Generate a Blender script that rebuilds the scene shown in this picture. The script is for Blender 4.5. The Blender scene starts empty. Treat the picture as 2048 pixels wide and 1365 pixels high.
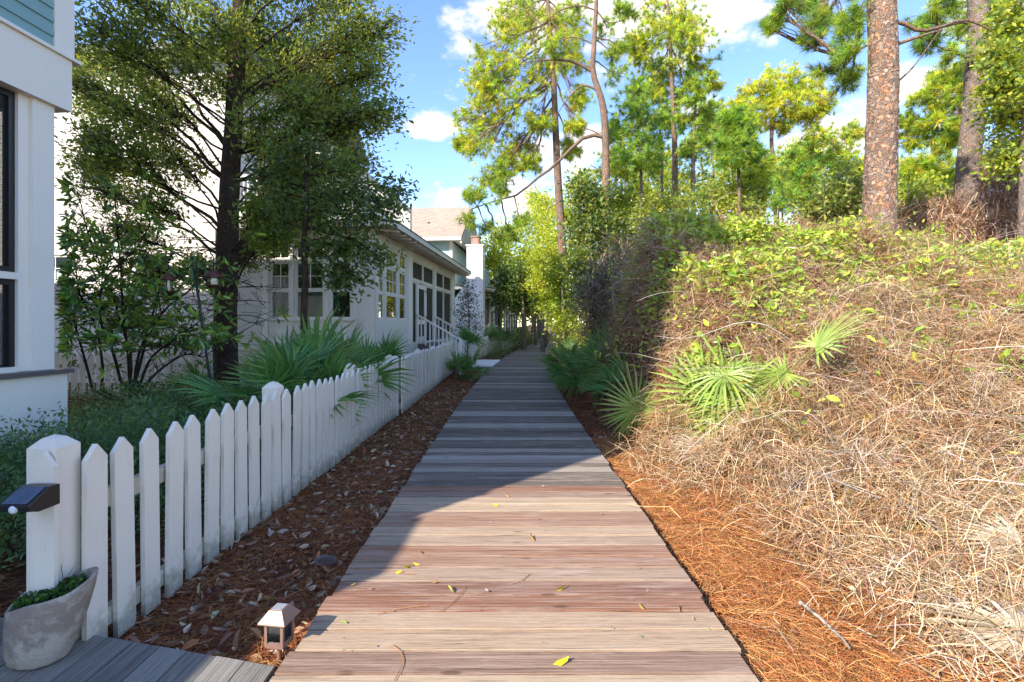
import bpy, math, random
import numpy as np
from mathutils import Vector, Matrix, Euler
R = math.radians
rng = np.random.default_rng(7)
random.seed(7)
scn = bpy.context.scene
col = scn.collection
CAMZ, FPX, HY = 1.4, 1000.0, 652.0

# ---------------------------------------------------------------- camera, world, sun, exposure
cd = bpy.data.cameras.new('camera'); cam = bpy.data.objects.new('camera', cd); col.objects.link(cam)
cam.location = (0, 0, CAMZ); cam.rotation_euler = (R(90), 0, 0)
cd.sensor_width = 36; cd.lens = 36 * FPX / 2048; cd.shift_y = -30.5 / 2048
cd.clip_start = 0.05; cd.clip_end = 2000
scn.camera = cam
SUN_EL, SUN_AZ = 33.0, 225.0
scn.view_settings.view_transform = 'Standard'; scn.view_settings.look = 'None'
scn.view_settings.exposure = 1.68; scn.view_settings.gamma = 1
scn.view_settings.use_curve_mapping = False
sd = bpy.data.lights.new('sun', 'SUN'); sd.energy = 3.0; sd.angle = R(0.5); sd.color = (1.0, 0.93, 0.82)
sun = bpy.data.objects.new('sun', sd); col.objects.link(sun)
ld = Vector((math.cos(R(SUN_EL)) * .7071, math.cos(R(SUN_EL)) * .7071, -math.sin(R(SUN_EL))))
sun.rotation_euler = ld.to_track_quat('-Z', 'Y').to_euler()
try:
    scn.cycles.max_bounces = 6; scn.cycles.transparent_max_bounces = 12; scn.cycles.caustics_reflective = False
    scn.cycles.caustics_refractive = False; scn.cycles.use_denoising = True; scn.cycles.sample_clamp_indirect = 4
except Exception: pass

def W(px, py, Y):
    return Vector(((px - 1024) / FPX * Y, Y, CAMZ - (py - HY) / FPX * Y))

wd = bpy.data.worlds.new('World'); scn.world = wd; wd.use_nodes = True
nt = wd.node_tree; nt.nodes.clear()
def wn(t, **k):
    n = nt.nodes.new(t)
    for a, b in k.items(): setattr(n, a, b)
    return n
out = wn('ShaderNodeOutputWorld'); bg = wn('ShaderNodeBackground'); bg.inputs[1].default_value = 0.15
sky = wn('ShaderNodeTexSky', sky_type='NISHITA'); sky.sun_disc = False
sky.sun_elevation = R(SUN_EL); sky.sun_rotation = R(SUN_AZ); sky.air_density = 1.0; sky.dust_density = 0.25; sky.ozone_density = 2.2
tc = wn('ShaderNodeTexCoord')
mp = wn('ShaderNodeMapping'); mp.inputs['Scale'].default_value = (1, 1, 1.7)
nt.links.new(tc.outputs['Generated'], mp.inputs[0])
nz = wn('ShaderNodeTexNoise'); nz.inputs['Scale'].default_value = 4.2; nz.inputs['Detail'].default_value = 9; nz.inputs['Roughness'].default_value = 0.57
nt.links.new(mp.outputs[0], nz.inputs['Vector'])
def wmath(op, a, b=None):
    n = wn('ShaderNodeMath', operation=op)
    for i, v in enumerate((a, b)):
        if v is None: continue
        if isinstance(v, (int, float)): n.inputs[i].default_value = v
        else: nt.links.new(v, n.inputs[i])
    return n.outputs[0]
acc = None
blobs = [(1010, 40, .12, .9), (1100, 10, .20, 1), (1270, 25, .22, 1), (1400, 50, .17, 1), (1480, 80, .085, .85), (935, 95, .07, .62), (860, 253, .062, 1.0),
         (890, 396, .10, .55), (1150, 300, .12, .75), (1060, 400, .13, .7), (1680, 270, .15, .85), (1620, 200, .12, .7), (1825, 165, .07, .9), (1420, 215, .09, .8),
         (1990, 25, .1, .8)]
for px, py, r, a in blobs:
    d = Vector(((px - 1024) / 1000, 1, (HY - py) / 1000)).normalized(); d.z *= 1.7
    ds = wn('ShaderNodeVectorMath', operation='DISTANCE'); nt.links.new(mp.outputs[0], ds.inputs[0]); ds.inputs[1].default_value = d
    mr = wn('ShaderNodeMapRange', interpolation_type='SMOOTHSTEP'); nt.links.new(ds.outputs['Value'], mr.inputs[0])
    mr.inputs[1].default_value = 0; mr.inputs[2].default_value = r * 1.25; mr.inputs[3].default_value = a; mr.inputs[4].default_value = 0
    acc = mr.outputs[0] if acc is None else wmath('MAXIMUM', acc, mr.outputs[0])
nz2 = wn('ShaderNodeTexNoise'); nz2.inputs['Scale'].default_value = 15; nz2.inputs['Detail'].default_value = 8; nz2.inputs['Roughness'].default_value = .6
nt.links.new(mp.outputs[0], nz2.inputs['Vector'])
dens = wmath('ADD', wmath('MULTIPLY', acc, 0.27), wmath('ADD', wmath('MULTIPLY', nz.outputs['Fac'], .55), wmath('MULTIPLY', nz2.outputs['Fac'], .45)))
cr = wn('ShaderNodeMapRange', interpolation_type='SMOOTHSTEP'); nt.links.new(dens, cr.inputs[0])
cr.inputs[1].default_value = .565; cr.inputs[2].default_value = .715
mx = wn('ShaderNodeMix', data_type='RGBA'); nt.links.new(cr.outputs[0], mx.inputs[0])
hs = wn('ShaderNodeHueSaturation'); hs.inputs['Saturation'].default_value = 1.12; hs.inputs['Hue'].default_value = .511; hs.inputs['Value'].default_value = .92; nt.links.new(sky.outputs[0], hs.inputs['Color']); nt.links.new(hs.outputs[0], mx.inputs[6]); mx.inputs[7].default_value = (3.1, 2.95, 2.85, 1)
nt.links.new(mx.outputs[2], bg.inputs[0]); nt.links.new(bg.outputs[0], out.inputs[0])

# ---------------------------------------------------------------- materials
def newmat(name):
    m = bpy.data.materials.new(name); m.use_nodes = True
    return m, m.node_tree, m.node_tree.nodes['Principled BSDF']
def N(t, typ, **k):
    n = t.nodes.new(typ)
    for a, b in k.items(): setattr(n, a, b)
    return n
def mixc(t, fac, a, b, blend='MIX'):
    n = N(t, 'ShaderNodeMix', data_type='RGBA', blend_type=blend)
    for i, v in ((0, fac), (6, a), (7, b)):
        if isinstance(v, (int, float)): n.inputs[i].default_value = v
        elif isinstance(v, tuple): n.inputs[i].default_value = (*v, 1) if len(v) == 3 else v
        else: t.links.new(v, n.inputs[i])
    return n.outputs[2]
def ramp(t, fac, lo, hi, a=0., b=1.):
    n = N(t, 'ShaderNodeMapRange', interpolation_type='SMOOTHSTEP'); t.links.new(fac, n.inputs[0])
    n.inputs[1].default_value = lo; n.inputs[2].default_value = hi; n.inputs[3].default_value = a; n.inputs[4].default_value = b
    return n.outputs[0]
def noise(t, vec, scale, detail=4, rough=.55, dist=0):
    n = N(t, 'ShaderNodeTexNoise'); n.inputs['Scale'].default_value = scale; n.inputs['Detail'].default_value = detail
    n.inputs['Roughness'].default_value = rough; n.inputs['Distortion'].default_value = dist
    if vec is not None: t.links.new(vec, n.inputs['Vector'])
    return n.outputs['Fac']
def mapping(t, src, scale=(1, 1, 1), off=None):
    n = N(t, 'ShaderNodeMapping'); n.inputs['Scale'].default_value = scale; t.links.new(src, n.inputs[0])
    if off is not None: t.links.new(off, n.inputs['Location'])
    return n.outputs[0]
def bump(t, p, h, s=.3, d=.01):
    b = N(t, 'ShaderNodeBump'); b.inputs['Strength'].default_value = s; b.inputs['Distance'].default_value = d
    t.links.new(h, b.inputs['Height']); t.links.new(b.outputs[0], p.inputs['Normal'])
def objco(t): return N(t, 'ShaderNodeTexCoord').outputs['Object']

def paint(name, c, rough=.55, dirt=.12, grain=0.0, spec=.3):
    m, t, p = newmat(name); o = objco(t)
    geo = N(t, 'ShaderNodeNewGeometry').outputs['Position']
    n1 = noise(t, geo, 1.3, 5); n2 = noise(t, mapping(t, geo, (30, 30, 4)), 1, 4)
    c2 = tuple(v * .72 for v in c)
    base = mixc(t, ramp(t, n1, .45, .75, 0, dirt * 1.6), c, c2)
    base = mixc(t, ramp(t, n2, .55, .8, 0, dirt), base, (c[0] * .8, c[1] * .78, c[2] * .72))
    t.links.new(base, p.inputs['Base Color']); p.inputs['Roughness'].default_value = rough
    p.inputs['Specular IOR Level'].default_value = spec
    bump(t, p, n2, .25 + grain, .003)
    return m
def grime_paint(name, c, *a):
    m = paint(name, c, *a); t = m.node_tree; p = t.nodes['Principled BSDF']; src = p.inputs['Base Color'].links[0].from_socket
    o = objco(t); sx = N(t, 'ShaderNodeSeparateXYZ'); t.links.new(o, sx.inputs[0]); geo = N(t, 'ShaderNodeNewGeometry').outputs['Position']
    n = noise(t, geo, 14, 6, .7); ad = N(t, 'ShaderNodeMath', operation='MULTIPLY_ADD'); t.links.new(n, ad.inputs[0]); ad.inputs[1].default_value = -.45; t.links.new(sx.outputs[2], ad.inputs[2])
    b = mixc(t, ramp(t, ad.outputs[0], -.22, -.02, .65, 0), src, (.22, .20, .13))
    g1 = noise(t, mapping(t, geo, (60, 60, 2.5)), 1, 5, .7); b = mixc(t, ramp(t, g1, .58, .72, 0, .35), b, (.45, .40, .33))
    t.links.new(b, p.inputs['Base Color']); return m
def plank_material(name, weather):
    """grain runs along local X; obj.color gives each plank its tone, with shade painted in along the boardwalk"""
    m, t, p = newmat(name); o = objco(t)
    oi = N(t, 'ShaderNodeObjectInfo')
    cm = N(t, 'ShaderNodeCombineXYZ')
    for i, k in enumerate((37., 91., 53.)):
        mm = N(t, 'ShaderNodeMath', operation='MULTIPLY'); t.links.new(oi.outputs['Random'], mm.inputs[0]); mm.inputs[1].default_value = k
        t.links.new(mm.outputs[0], cm.inputs[i])
    va = N(t, 'ShaderNodeVectorMath', operation='ADD'); t.links.new(o, va.inputs[0]); t.links.new(cm.outputs[0], va.inputs[1])
    v = va.outputs[0]
    g1 = noise(t, mapping(t, v, (1.3, 95, 95)), 1, 7, .72, .9)
    g2 = noise(t, mapping(t, v, (.8, 22, 22)), 1, 6, .65, 1.6)
    g3 = noise(t, mapping(t, v, (3, 260, 260)), 1, 4, .7)
    patch = noise(t, mapping(t, v, (1.7, 7, 7)), 1, 6, .62, .8)
    wcol = mixc(t, .58, weather, oi.outputs['Color']); base = mixc(t, ramp(t, g1, .46, .60, 0, .85), oi.outputs['Color'], wcol)
    base = mixc(t, ramp(t, patch, .52, .64, 0, .6), base, mixc(t, .55, weather, oi.outputs['Color']))
    base = mixc(t, ramp(t, g2, .52, .66, 0, .65), base, mixc(t, .5, base, (.10, .055, .038)))
    crack = ramp(t, g1, .34, .40, .9, 0)
    base = mixc(t, crack, base, (.035, .02, .014))
    base = mixc(t, ramp(t, g3, .55, .63, 0, .6), base, (.045, .03, .025))
    kn = N(t, 'ShaderNodeTexVoronoi'); kn.inputs['Scale'].default_value = 1; t.links.new(mapping(t, v, (2.0, 6.5, 6.5)), kn.inputs['Vector'])
    base = mixc(t, ramp(t, kn.outputs['Distance'], .05, .12, .75, 0), base, (.10, .055, .03))
    t.links.new(base, p.inputs['Base Color']); p.inputs['Roughness'].default_value = .78; p.inputs['Specular IOR Level'].default_value = .25
    hh = N(t, 'ShaderNodeMath', operation='ADD'); t.links.new(g1, hh.inputs[0]); t.links.new(g3, hh.inputs[1])
    bump(t, p, hh.outputs[0], .8, .006)
    return m
def colmat(name, rough=.6, trans=0., spec=.3, tint=(1, 1, 1)):
    """colour comes from the point attribute col (one colour per leaf, strand or needle)"""
    m, t, p = newmat(name)
    a = N(t, 'ShaderNodeAttribute'); a.attribute_name = 'col'
    t.links.new(a.outputs['Color'], p.inputs['Base Color']); p.inputs['Roughness'].default_value = rough
    p.inputs['Specular IOR Level'].default_value = spec
    if trans > 0:
        tr = N(t, 'ShaderNodeBsdfTranslucent'); ms = N(t, 'ShaderNodeMixShader'); ms.inputs[0].default_value = trans
        t.links.new(mixc(t, 1., a.outputs['Color'], tuple(v for v in tint), 'MULTIPLY'), tr.inputs[0])
        t.links.new(p.outputs[0], ms.inputs[1]); t.links.new(tr.outputs[0], ms.inputs[2])
        t.links.new(ms.outputs[0], t.nodes['Material Output'].inputs[0])
    return m
def bark(name, c1, c2, c3, scale=(14, 14, 4), depth=.02):
    m, t, p = newmat(name); o = objco(t)
    v = N(t, 'ShaderNodeTexVoronoi', feature='DISTANCE_TO_EDGE'); v.inputs['Scale'].default_value = 1
    nn = N(t, 'ShaderNodeTexNoise'); nn.inputs['Scale'].default_value = 5; nn.inputs['Detail'].default_value = 5; t.links.new(o, nn.inputs['Vector'])
    mx2 = N(t, 'ShaderNodeVectorMath', operation='MULTIPLY_ADD'); t.links.new(nn.outputs['Color'], mx2.inputs[0]); mx2.inputs[1].default_value = (.45, .45, .45); t.links.new(o, mx2.inputs[2])
    t.links.new(mapping(t, mx2.outputs[0], scale), v.inputs['Vector'])
    vc = N(t, 'ShaderNodeTexVoronoi'); vc.inputs['Scale'].default_value = 1; t.links.new(mapping(t, mx2.outputs[0], scale), vc.inputs['Vector'])
    n1 = noise(t, o, 2.2, 5); n2 = noise(t, mapping(t, o, (30, 30, 12)), 1, 4)
    base = mixc(t, ramp(t, n1, .4, .6), c1, c2)
    sp = N(t, 'ShaderNodeSeparateColor'); t.links.new(vc.outputs['Color'], sp.inputs[0])
    base = mixc(t, ramp(t, sp.outputs[0], .62, .9, 0, .75), base, c3); base = mixc(t, ramp(t, sp.outputs[1], .7, .9, 0, .6), base, tuple(q * .5 for q in c1))
    base = mixc(t, ramp(t, v.outputs['Distance'], .0, .06, .5, 0), base, tuple(q * .25 for q in c1))
    base = mixc(t, ramp(t, n2, .5, .75, 0, .4), base, tuple(q * .45 for q in c2))
    t.links.new(base, p.inputs['Base Color']); p.inputs['Roughness'].default_value = .9; p.inputs['Specular IOR Level'].default_value = .1
    hh = N(t, 'ShaderNodeMath', operation='MULTIPLY_ADD'); t.links.new(ramp(t, v.outputs['Distance'], 0, .25), hh.inputs[0]); hh.inputs[1].default_value = 1
    t.links.new(n2, hh.inputs[2]); bump(t, p, hh.outputs[0], .9, depth)
    return m
def plain(name, c, rough=.5, metal=0., spec=.5):
    m, t, p = newmat(name); n = noise(t, objco(t), 25, 4)
    t.links.new(mixc(t, ramp(t, n, .4, .75, 0, .5), c, tuple(v * .65 for v in c)), p.inputs['Base Color'])
    p.inputs['Roughness'].default_value = rough; p.inputs['Metallic'].default_value = metal; p.inputs['Specular IOR Level'].default_value = spec
    return m
def glass(name, tint, k, rough=.02):
    m, t, p = newmat(name); t.nodes.remove(p)
    fr = N(t, 'ShaderNodeFresnel'); fr.inputs[0].default_value = 1.5
    gl = N(t, 'ShaderNodeBsdfGlossy'); gl.inputs['Roughness'].default_value = rough
    tr = N(t, 'ShaderNodeBsdfTransparent'); tr.inputs[0].default_value = (*tint, 1)
    mr = N(t, 'ShaderNodeMapRange'); t.links.new(fr.outputs[0], mr.inputs[0]); mr.inputs[3].default_value = k; mr.inputs[4].default_value = 1
    ms = N(t, 'ShaderNodeMixShader'); t.links.new(mr.outputs[0], ms.inputs[0]); t.links.new(tr.outputs[0], ms.inputs[1]); t.links.new(gl.outputs[0], ms.inputs[2])
    t.links.new(ms.outputs[0], t.nodes['Material Output'].inputs[0])
    return m
def screen(name, op):
    m, t, p = newmat(name); p.inputs['Base Color'].default_value = (.03, .03, .03, 1); p.inputs['Roughness'].default_value = .6
    tr = N(t, 'ShaderNodeBsdfTransparent'); ms = N(t, 'ShaderNodeMixShader'); ms.inputs[0].default_value = op
    t.links.new(tr.outputs[0], ms.inputs[1]); t.links.new(p.outputs[0], ms.inputs[2]); t.links.new(ms.outputs[0], t.nodes['Material Output'].inputs[0])
    return m
M = {}
M['plank'] = plank_material('weathered plank', (.60, .47, .36))
M['deckplank'] = plank_material('grey deck plank', (.40, .37, .33))
M['white'] = paint('white paint', (.81, .75, .665), .5, .18)
M['fence'] = grime_paint('white fence paint', (.84, .745, .62), .45, .25, .3)
M['stucco'] = paint('white render', (.84, .80, .75), .8, .12)
M['beige'] = paint('cream trim paint', (.70, .66, .58), .55, .15)
M['shingle'] = paint('white shingle paint', (.68, .63, .57), .65, .25)
M['teal'] = paint('teal clapboard paint', (.22, .36, .36), .5, .12)
M['teal2'] = paint('pale teal siding paint', (.42, .56, .53), .55, .12)
M['blue'] = paint('blue board paint', (.13, .32, .42), .5, .12)
M['greytrim'] = paint('grey sill paint', (.13, .11, .11), .4, .1)
M['interior'] = paint('pale green interior paint', (.34, .46, .38), .8, .05)
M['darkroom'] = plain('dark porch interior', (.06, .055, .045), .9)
M['curtain'] = paint('pale green curtain', (.50, .66, .54), .9, .1)
M['glass'] = glass('window glass', (.75, .85, .8), .10)
M['sideglass'] = glass('reflecting window glass', (.7, .8, .75), .35)
M['screen'] = screen('insect screen', .62)
M['screen_thin'] = screen('thin insect screen', .35)
M['darkmetal'] = plain('black plastic', (.018, .017, .018), .35)
M['iron'] = plain('blue black iron', (.02, .025, .035), .45, .3)
M['copper'] = plain('aged copper', (.16, .055, .035), .45, .5)
M['bronze'] = plain('pinkish bronze metal', (.30, .17, .125), .5, .25)
M['solar'] = plain('solar cell', (.30, .30, .32), .15)
M['clear'] = glass('clear lantern glass', (.93, .95, .94), .05, .15)
M['bulb'] = plain('amber bulb', (.55, .36, .08), .3)
M['sensor'] = plain('milky sensor dome', (.7, .7, .72), .3)
M['leafy'] = colmat('leaves', .42, .48, .45, (1.5, 1.35, .55))
M['waxy'] = colmat('waxy leaves', .33, .25, .5, (1.4, 1.35, .55))
M['needles'] = colmat('pine needles', .5, .30, .35, (1.4, 1.3, .55))
M['fan'] = colmat('palm fans', .42, .30, .4, (1.3, 1.25, .6))
M['straw'] = colmat('straw and dead stems', .7, .1, .25)
M['twig'] = colmat('twigs', .85, 0, .15)
M['bark_pine'] = bark('plated pine bark', (.30, .21, .155), (.24, .17, .13), (.42, .20, .10), (19, 19, 8), .02)
M['bark_thin'] = bark('grey pine bark', (.26, .20, .16), (.19, .15, .13), (.33, .20, .13), (16, 16, 8), .02)
M['bark_oak'] = bark('brown furrowed bark', (.11, .075, .05), (.085, .06, .045), (.16, .11, .08), (40, 40, 9), .012)
M['dead'] = bark('silver dead wood', (.36, .29, .23), (.28, .22, .17), (.44, .37, .30), (8, 8, 20), .01)
def ground_material():
    m, t, p = newmat('forest floor'); g = N(t, 'ShaderNodeNewGeometry').outputs['Position']
    n1 = noise(t, g, 3, 6); n2 = noise(t, g, 60, 6, .7); n3 = noise(t, g, .35, 4)
    v = N(t, 'ShaderNodeTexVoronoi'); v.inputs['Scale'].default_value = 55; t.links.new(mapping(t, g, (1, .35, 1)), v.inputs['Vector'])
    b = mixc(t, ramp(t, n1, .35, .65), (.085, .038, .022), (.15, .065, .033))
    b = mixc(t, ramp(t, n2, .5, .7, 0, .8), b, (.035, .018, .012))
    sp = N(t, 'ShaderNodeSeparateColor'); t.links.new(v.outputs['Color'], sp.inputs[0])
    b = mixc(t, ramp(t, sp.outputs[0], .82, .9, 0, .7), b, (.27, .16, .10))
    b = mixc(t, ramp(t, n3, .55, .7, 0, .4), b, (.09, .10, .04))
    t.links.new(b, p.inputs['Base Color']); p.inputs['Roughness'].default_value = .95; p.inputs['Specular IOR Level'].default_value = .1
    bump(t, p, n2, .8, .03); return m
M['ground'] = ground_material()
def shingle_roof(name, c1, c2):
    m, t, p = newmat(name); o = objco(t)
    b = N(t, 'ShaderNodeTexBrick'); b.inputs['Scale'].default_value = 1; b.inputs['Brick Width'].default_value = .3; b.inputs['Row Height'].default_value = .14
    b.inputs['Mortar Size'].default_value = .008; b.inputs['Color1'].default_value = (*c1, 1); b.inputs['Color2'].default_value = (*c2, 1)
    b.inputs['Mortar'].default_value = tuple(v * .5 for v in c1) + (1,)
    t.links.new(o, b.inputs['Vector']); n = noise(t, o, 8, 5)
    t.links.new(mixc(t, ramp(t, n, .4, .7, 0, .5), b.outputs[0], tuple(v * .7 for v in c2)), p.inputs['Base Color']); p.inputs['Roughness'].default_value = .9
    bump(t, p, n, .5, .02); return m
M['roof_tan'] = shingle_roof('tan roof shingles', (.46, .34, .24), (.34, .26, .20))
M['roof_grey'] = shingle_roof('grey roof shingles', (.32, .32, .33), (.24, .24, .25))
M['brick'] = shingle_roof('red brick', (.26, .10, .065), (.40, .26, .20))
def pot_material():
    m, t, p = newmat('worn concrete'); o = objco(t)
    n1 = noise(t, o, 6, 8, .7); n2 = noise(t, o, 40, 6, .7); n3 = noise(t, o, 11, 5, .8, 1)
    b = mixc(t, ramp(t, n1, .42, .58), (.30, .24, .19), (.50, .43, .36))
    b = mixc(t, ramp(t, n3, .60, .72, 0, .75), b, (.62, .57, .50)); b = mixc(t, ramp(t, n3, .26, .36, .8, 0), b, (.09, .07, .06))
    b = mixc(t, ramp(t, n2, .56, .75, 0, .6), b, (.13, .11, .10))
    t.links.new(b, p.inputs['Base Color']); p.inputs['Roughness'].default_value = .9; bump(t, p, n2, .9, .012); return m
M['pot'] = pot_material()
M['soil'] = plain('dark soil', (.05, .035, .025), .95, 0, .1)

# ---------------------------------------------------------------- object helpers
def tag(o, label=None, cat=None, group=None, kind=None):
    if label: o['label'] = label
    if cat: o['category'] = cat
    if group: o['group'] = group
    if kind: o['kind'] = kind
    return o
def empty(name, loc=(0, 0, 0), rz=0, parent=None):
    o = bpy.data.objects.new(name, None); col.objects.link(o); o.location = loc; o.rotation_euler = (0, 0, rz); o.empty_display_size = .1
    if parent: o.parent = parent
    return o
def link(name, me, parent=None, loc=None, rot=None, scale=None):
    o = bpy.data.objects.new(name, me); col.objects.link(o)
    if parent is not None: o.parent = parent
    if loc is not None: o.location = loc
    if rot is not None: o.rotation_euler = rot
    if scale is not None: o.scale = scale
    return o
class Geo:
    """collects triangles and quads (numpy), with an optional colour per vertex"""
    def __init__(s): s.v = []; s.t = []; s.q = []; s.c = []; s.n = 0
    def add(s, v, t=None, q=None, c=None):
        v = np.asarray(v, dtype=np.float32).reshape(-1, 3)
        if t is not None and len(t): s.t.append(np.asarray(t, dtype=np.int32).reshape(-1, 3) + s.n)
        if q is not None and len(q): s.q.append(np.asarray(q, dtype=np.int32).reshape(-1, 4) + s.n)
        if c is None: c = (.5, .5, .5)
        c = np.asarray(c, dtype=np.float32)
        if c.ndim == 1: c = np.tile(c[:3], (len(v), 1))
        s.v.append(v); s.c.append(c); s.n += len(v)
    def box(s, a, b, M4=None, c=None):
        x0, y0, z0 = a; x1, y1, z1 = b
        v = np.array([(x0, y0, z0), (x1, y0, z0), (x1, y1, z0), (x0, y1, z0), (x0, y0, z1), (x1, y0, z1), (x1, y1, z1), (x0, y1, z1)], dtype=float)
        if M4 is not None: v = np.array([M4 @ Vector(p) for p in v])
        s.add(v, q=[(0, 3, 2, 1), (4, 5, 6, 7), (0, 1, 5, 4), (1, 2, 6, 5), (2, 3, 7, 6), (3, 0, 4, 7)], c=c)
    def prism(s, poly, d0, d1, axis='y', M4=None, c=None):
        """poly = 2-D outline; extruded from d0 to d1 along axis"""
        n = len(poly)
        def P(a, b, d): return {'y': (a, d, b), 'x': (d, a, b), 'z': (a, b, d)}[axis]
        v = [P(a, b, d0) for a, b in poly] + [P(a, b, d1) for a, b in poly]
        if M4 is not None: v = [M4 @ Vector(p) for p in v]
        q = [(i, (i + 1) % n, n + (i + 1) % n, n + i) for i in range(n)]
        t = [(0, i + 1, i) for i in range(1, n - 1)] + [(n, n + i, n + i + 1) for i in range(1, n - 1)]
        s.add(v, t=t, q=q, c=c)
    def tube(s, pts, rad, sides=6, c=None, jit=0, cap=True):
        pts = np.asarray(pts, dtype=float); n = len(pts); rad = np.broadcast_to(np.asarray(rad, dtype=float), (n,))
        tg = np.gradient(pts, axis=0); tg /= np.linalg.norm(tg, axis=1)[:, None] + 1e-9
        ref = np.array([0.13, 0.97, 0.2]) if abs(tg[0][1]) < .8 else np.array([1., 0.1, 0])
        a = np.cross(tg, ref); a /= np.linalg.norm(a, axis=1)[:, None] + 1e-9; b = np.cross(tg, a)
        th = np.linspace(0, 2 * math.pi, sides, endpoint=False)
        rr = rad[:, None] * (1 + (jit * rng.normal(size=(n, sides)) if jit else 0))
        v = pts[:, None, :] + rr[..., None] * (np.cos(th)[None, :, None] * a[:, None, :] + np.sin(th)[None, :, None] * b[:, None, :])
        q = []
        i = np.arange(n - 1)[:, None] * sides; j = np.arange(sides)[None, :]; j2 = (j + 1) % sides
        q = np.stack([i + j, i + j2, i + sides + j2, i + sides + j], -1).reshape(-1, 4)
        v = v.reshape(-1, 3); t = None
        if cap:
            v = np.vstack([v, pts[-1]]); k = len(v) - 1
            t = [((n - 1) * sides + jj, (n - 1) * sides + (jj + 1) % sides, k) for jj in range(sides)]
        s.add(v, t=t, q=q, c=c)
    def lathe(s, prof, sides=24, M4=None, c=None):
        th = np.linspace(0, 2 * math.pi, sides, endpoint=False); v = []
        for r, z in prof: v += [(r * math.cos(a), r * math.sin(a), z) for a in th]
        if M4 is not None: v = [M4 @ Vector(p) for p in v]
        q = [(i * sides + j, i * sides + (j + 1) % sides, (i + 1) * sides + (j + 1) % sides, (i + 1) * sides + j) for i in range(len(prof) - 1) for j in range(sides)]
        s.add(v, q=q, c=c)
    def mesh(s, name, mat, smooth=False):
        me = bpy.data.meshes.new(name)
        v = np.vstack(s.v); nt_ = sum(len(a) for a in s.t); nq = sum(len(a) for a in s.q)
        loops = []
        if nt_: loops.append(np.vstack(s.t).ravel())
        if nq: loops.append(np.vstack(s.q).ravel())
        loops = np.concatenate(loops).astype(np.int32)
        tot = np.concatenate([np.full(nt_, 3), np.full(nq, 4)]).astype(np.int32)
        st = np.concatenate([[0], np.cumsum(tot)[:-1]]).astype(np.int32)
        me.vertices.add(len(v)); me.vertices.foreach_set('co', v.astype(np.float32).ravel())
        me.loops.add(len(loops)); me.loops.foreach_set('vertex_index', loops)
        me.polygons.add(len(tot)); me.polygons.foreach_set('loop_start', st)
        try: me.polygons.foreach_set('loop_total', tot)
        except Exception: pass
        me.polygons.foreach_set('use_smooth', np.full(len(tot), bool(smooth)))
        at = me.attributes.new('col', 'FLOAT_COLOR', 'POINT')
        c = np.vstack(s.c); at.data.foreach_set('color', np.hstack([c, np.ones((len(c), 1), dtype=np.float32)]).astype(np.float32).ravel())
        me.materials.append(mat); me.update(calc_edges=True)
        return me
    def obj(s, name, mat, parent=None, smooth=False): return link(name, s.mesh(name, mat, smooth), parent)
def boxobj(name, a, b, mat, parent=None, bevel=0.0):
    """box placed with its own origin at its centre"""
    a = Vector(a); b = Vector(b); c = (a + b) / 2; g = Geo(); g.box(a - c, b - c)
    o = link(name, g.mesh(name, mat), parent, c)
    if bevel: md = o.modifiers.new('bevel', 'BEVEL'); md.width = bevel; md.segments = 1
    return o
_pm = {}
def cachedbox(dx, dy, dz, mat):
    k = (round(dx, 3), round(dy, 3), round(dz, 3), mat.name)
    if k not in _pm:
        g = Geo(); g.box((-dx / 2, -dy / 2, -dz / 2), (dx / 2, dy / 2, dz / 2)); _pm[k] = g.mesh('piece', mat)
    return _pm[k]
def piece(name, a, b, mat, parent):
    a = Vector(a); b = Vector(b); d = b - a
    return link(name, cachedbox(abs(d.x), abs(d.y), abs(d.z), mat), parent, (a + b) / 2)

# ---- masses of leaves and strands
def unit(a): return a / (np.linalg.norm(a, axis=1)[:, None] + 1e-9)
def pal(n, cols, jit=.18, w=None):
    cols = np.array(cols); k = rng.choice(len(cols), n, p=w)
    return np.clip(cols[k] * (1 + jit * rng.normal(size=(n, 1))) * (1 + .07 * rng.normal(size=(n, 3))), .003, .95)
def leaves(g, P, D, L, Wd, C, fold=.25):
    """leaf shapes: two quads folded along the midrib, base at P along D"""
    n = len(P); D = unit(D); U = unit(np.cross(D, rng.normal(size=(n, 3)))); Nn = np.cross(D, U)
    L = np.broadcast_to(L, (n,))[:, None]; Wd = np.broadcast_to(Wd, (n,))[:, None]
    v = np.stack([P, P + D * L * .38 + U * Wd * .5 + Nn * Wd * fold, P + D * L * .8 + U * Wd * .33 + Nn * Wd * fold * .7, P + D * L - Nn * Wd * .15,
                  P + D * L * .8 - U * Wd * .33 + Nn * Wd * fold * .7, P + D * L * .38 - U * Wd * .5 + Nn * Wd * fold], 1).reshape(-1, 3)
    i = np.arange(n)[:, None] * 6
    q = np.concatenate([i + np.array([[0, 1, 2, 3]]), i + np.array([[0, 3, 4, 5]])])
    g.add(v, q=q, c=np.repeat(C, 6, 0))
def leaves_s(g, P, D, L, Wd, C):
    n = len(P); D = unit(D); U = unit(np.cross(D, rng.normal(size=(n, 3))))
    L = np.broadcast_to(L, (n,))[:, None]; Wd = np.broadcast_to(Wd, (n,))[:, None]
    v = np.stack([P, P + D * L * .5 + U * Wd * .5, P + D * L, P + D * L * .5 - U * Wd * .5], 1).reshape(-1, 3)
    g.add(v, q=np.arange(n * 4).reshape(-1, 4), c=np.repeat(C, 4, 0))
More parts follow.
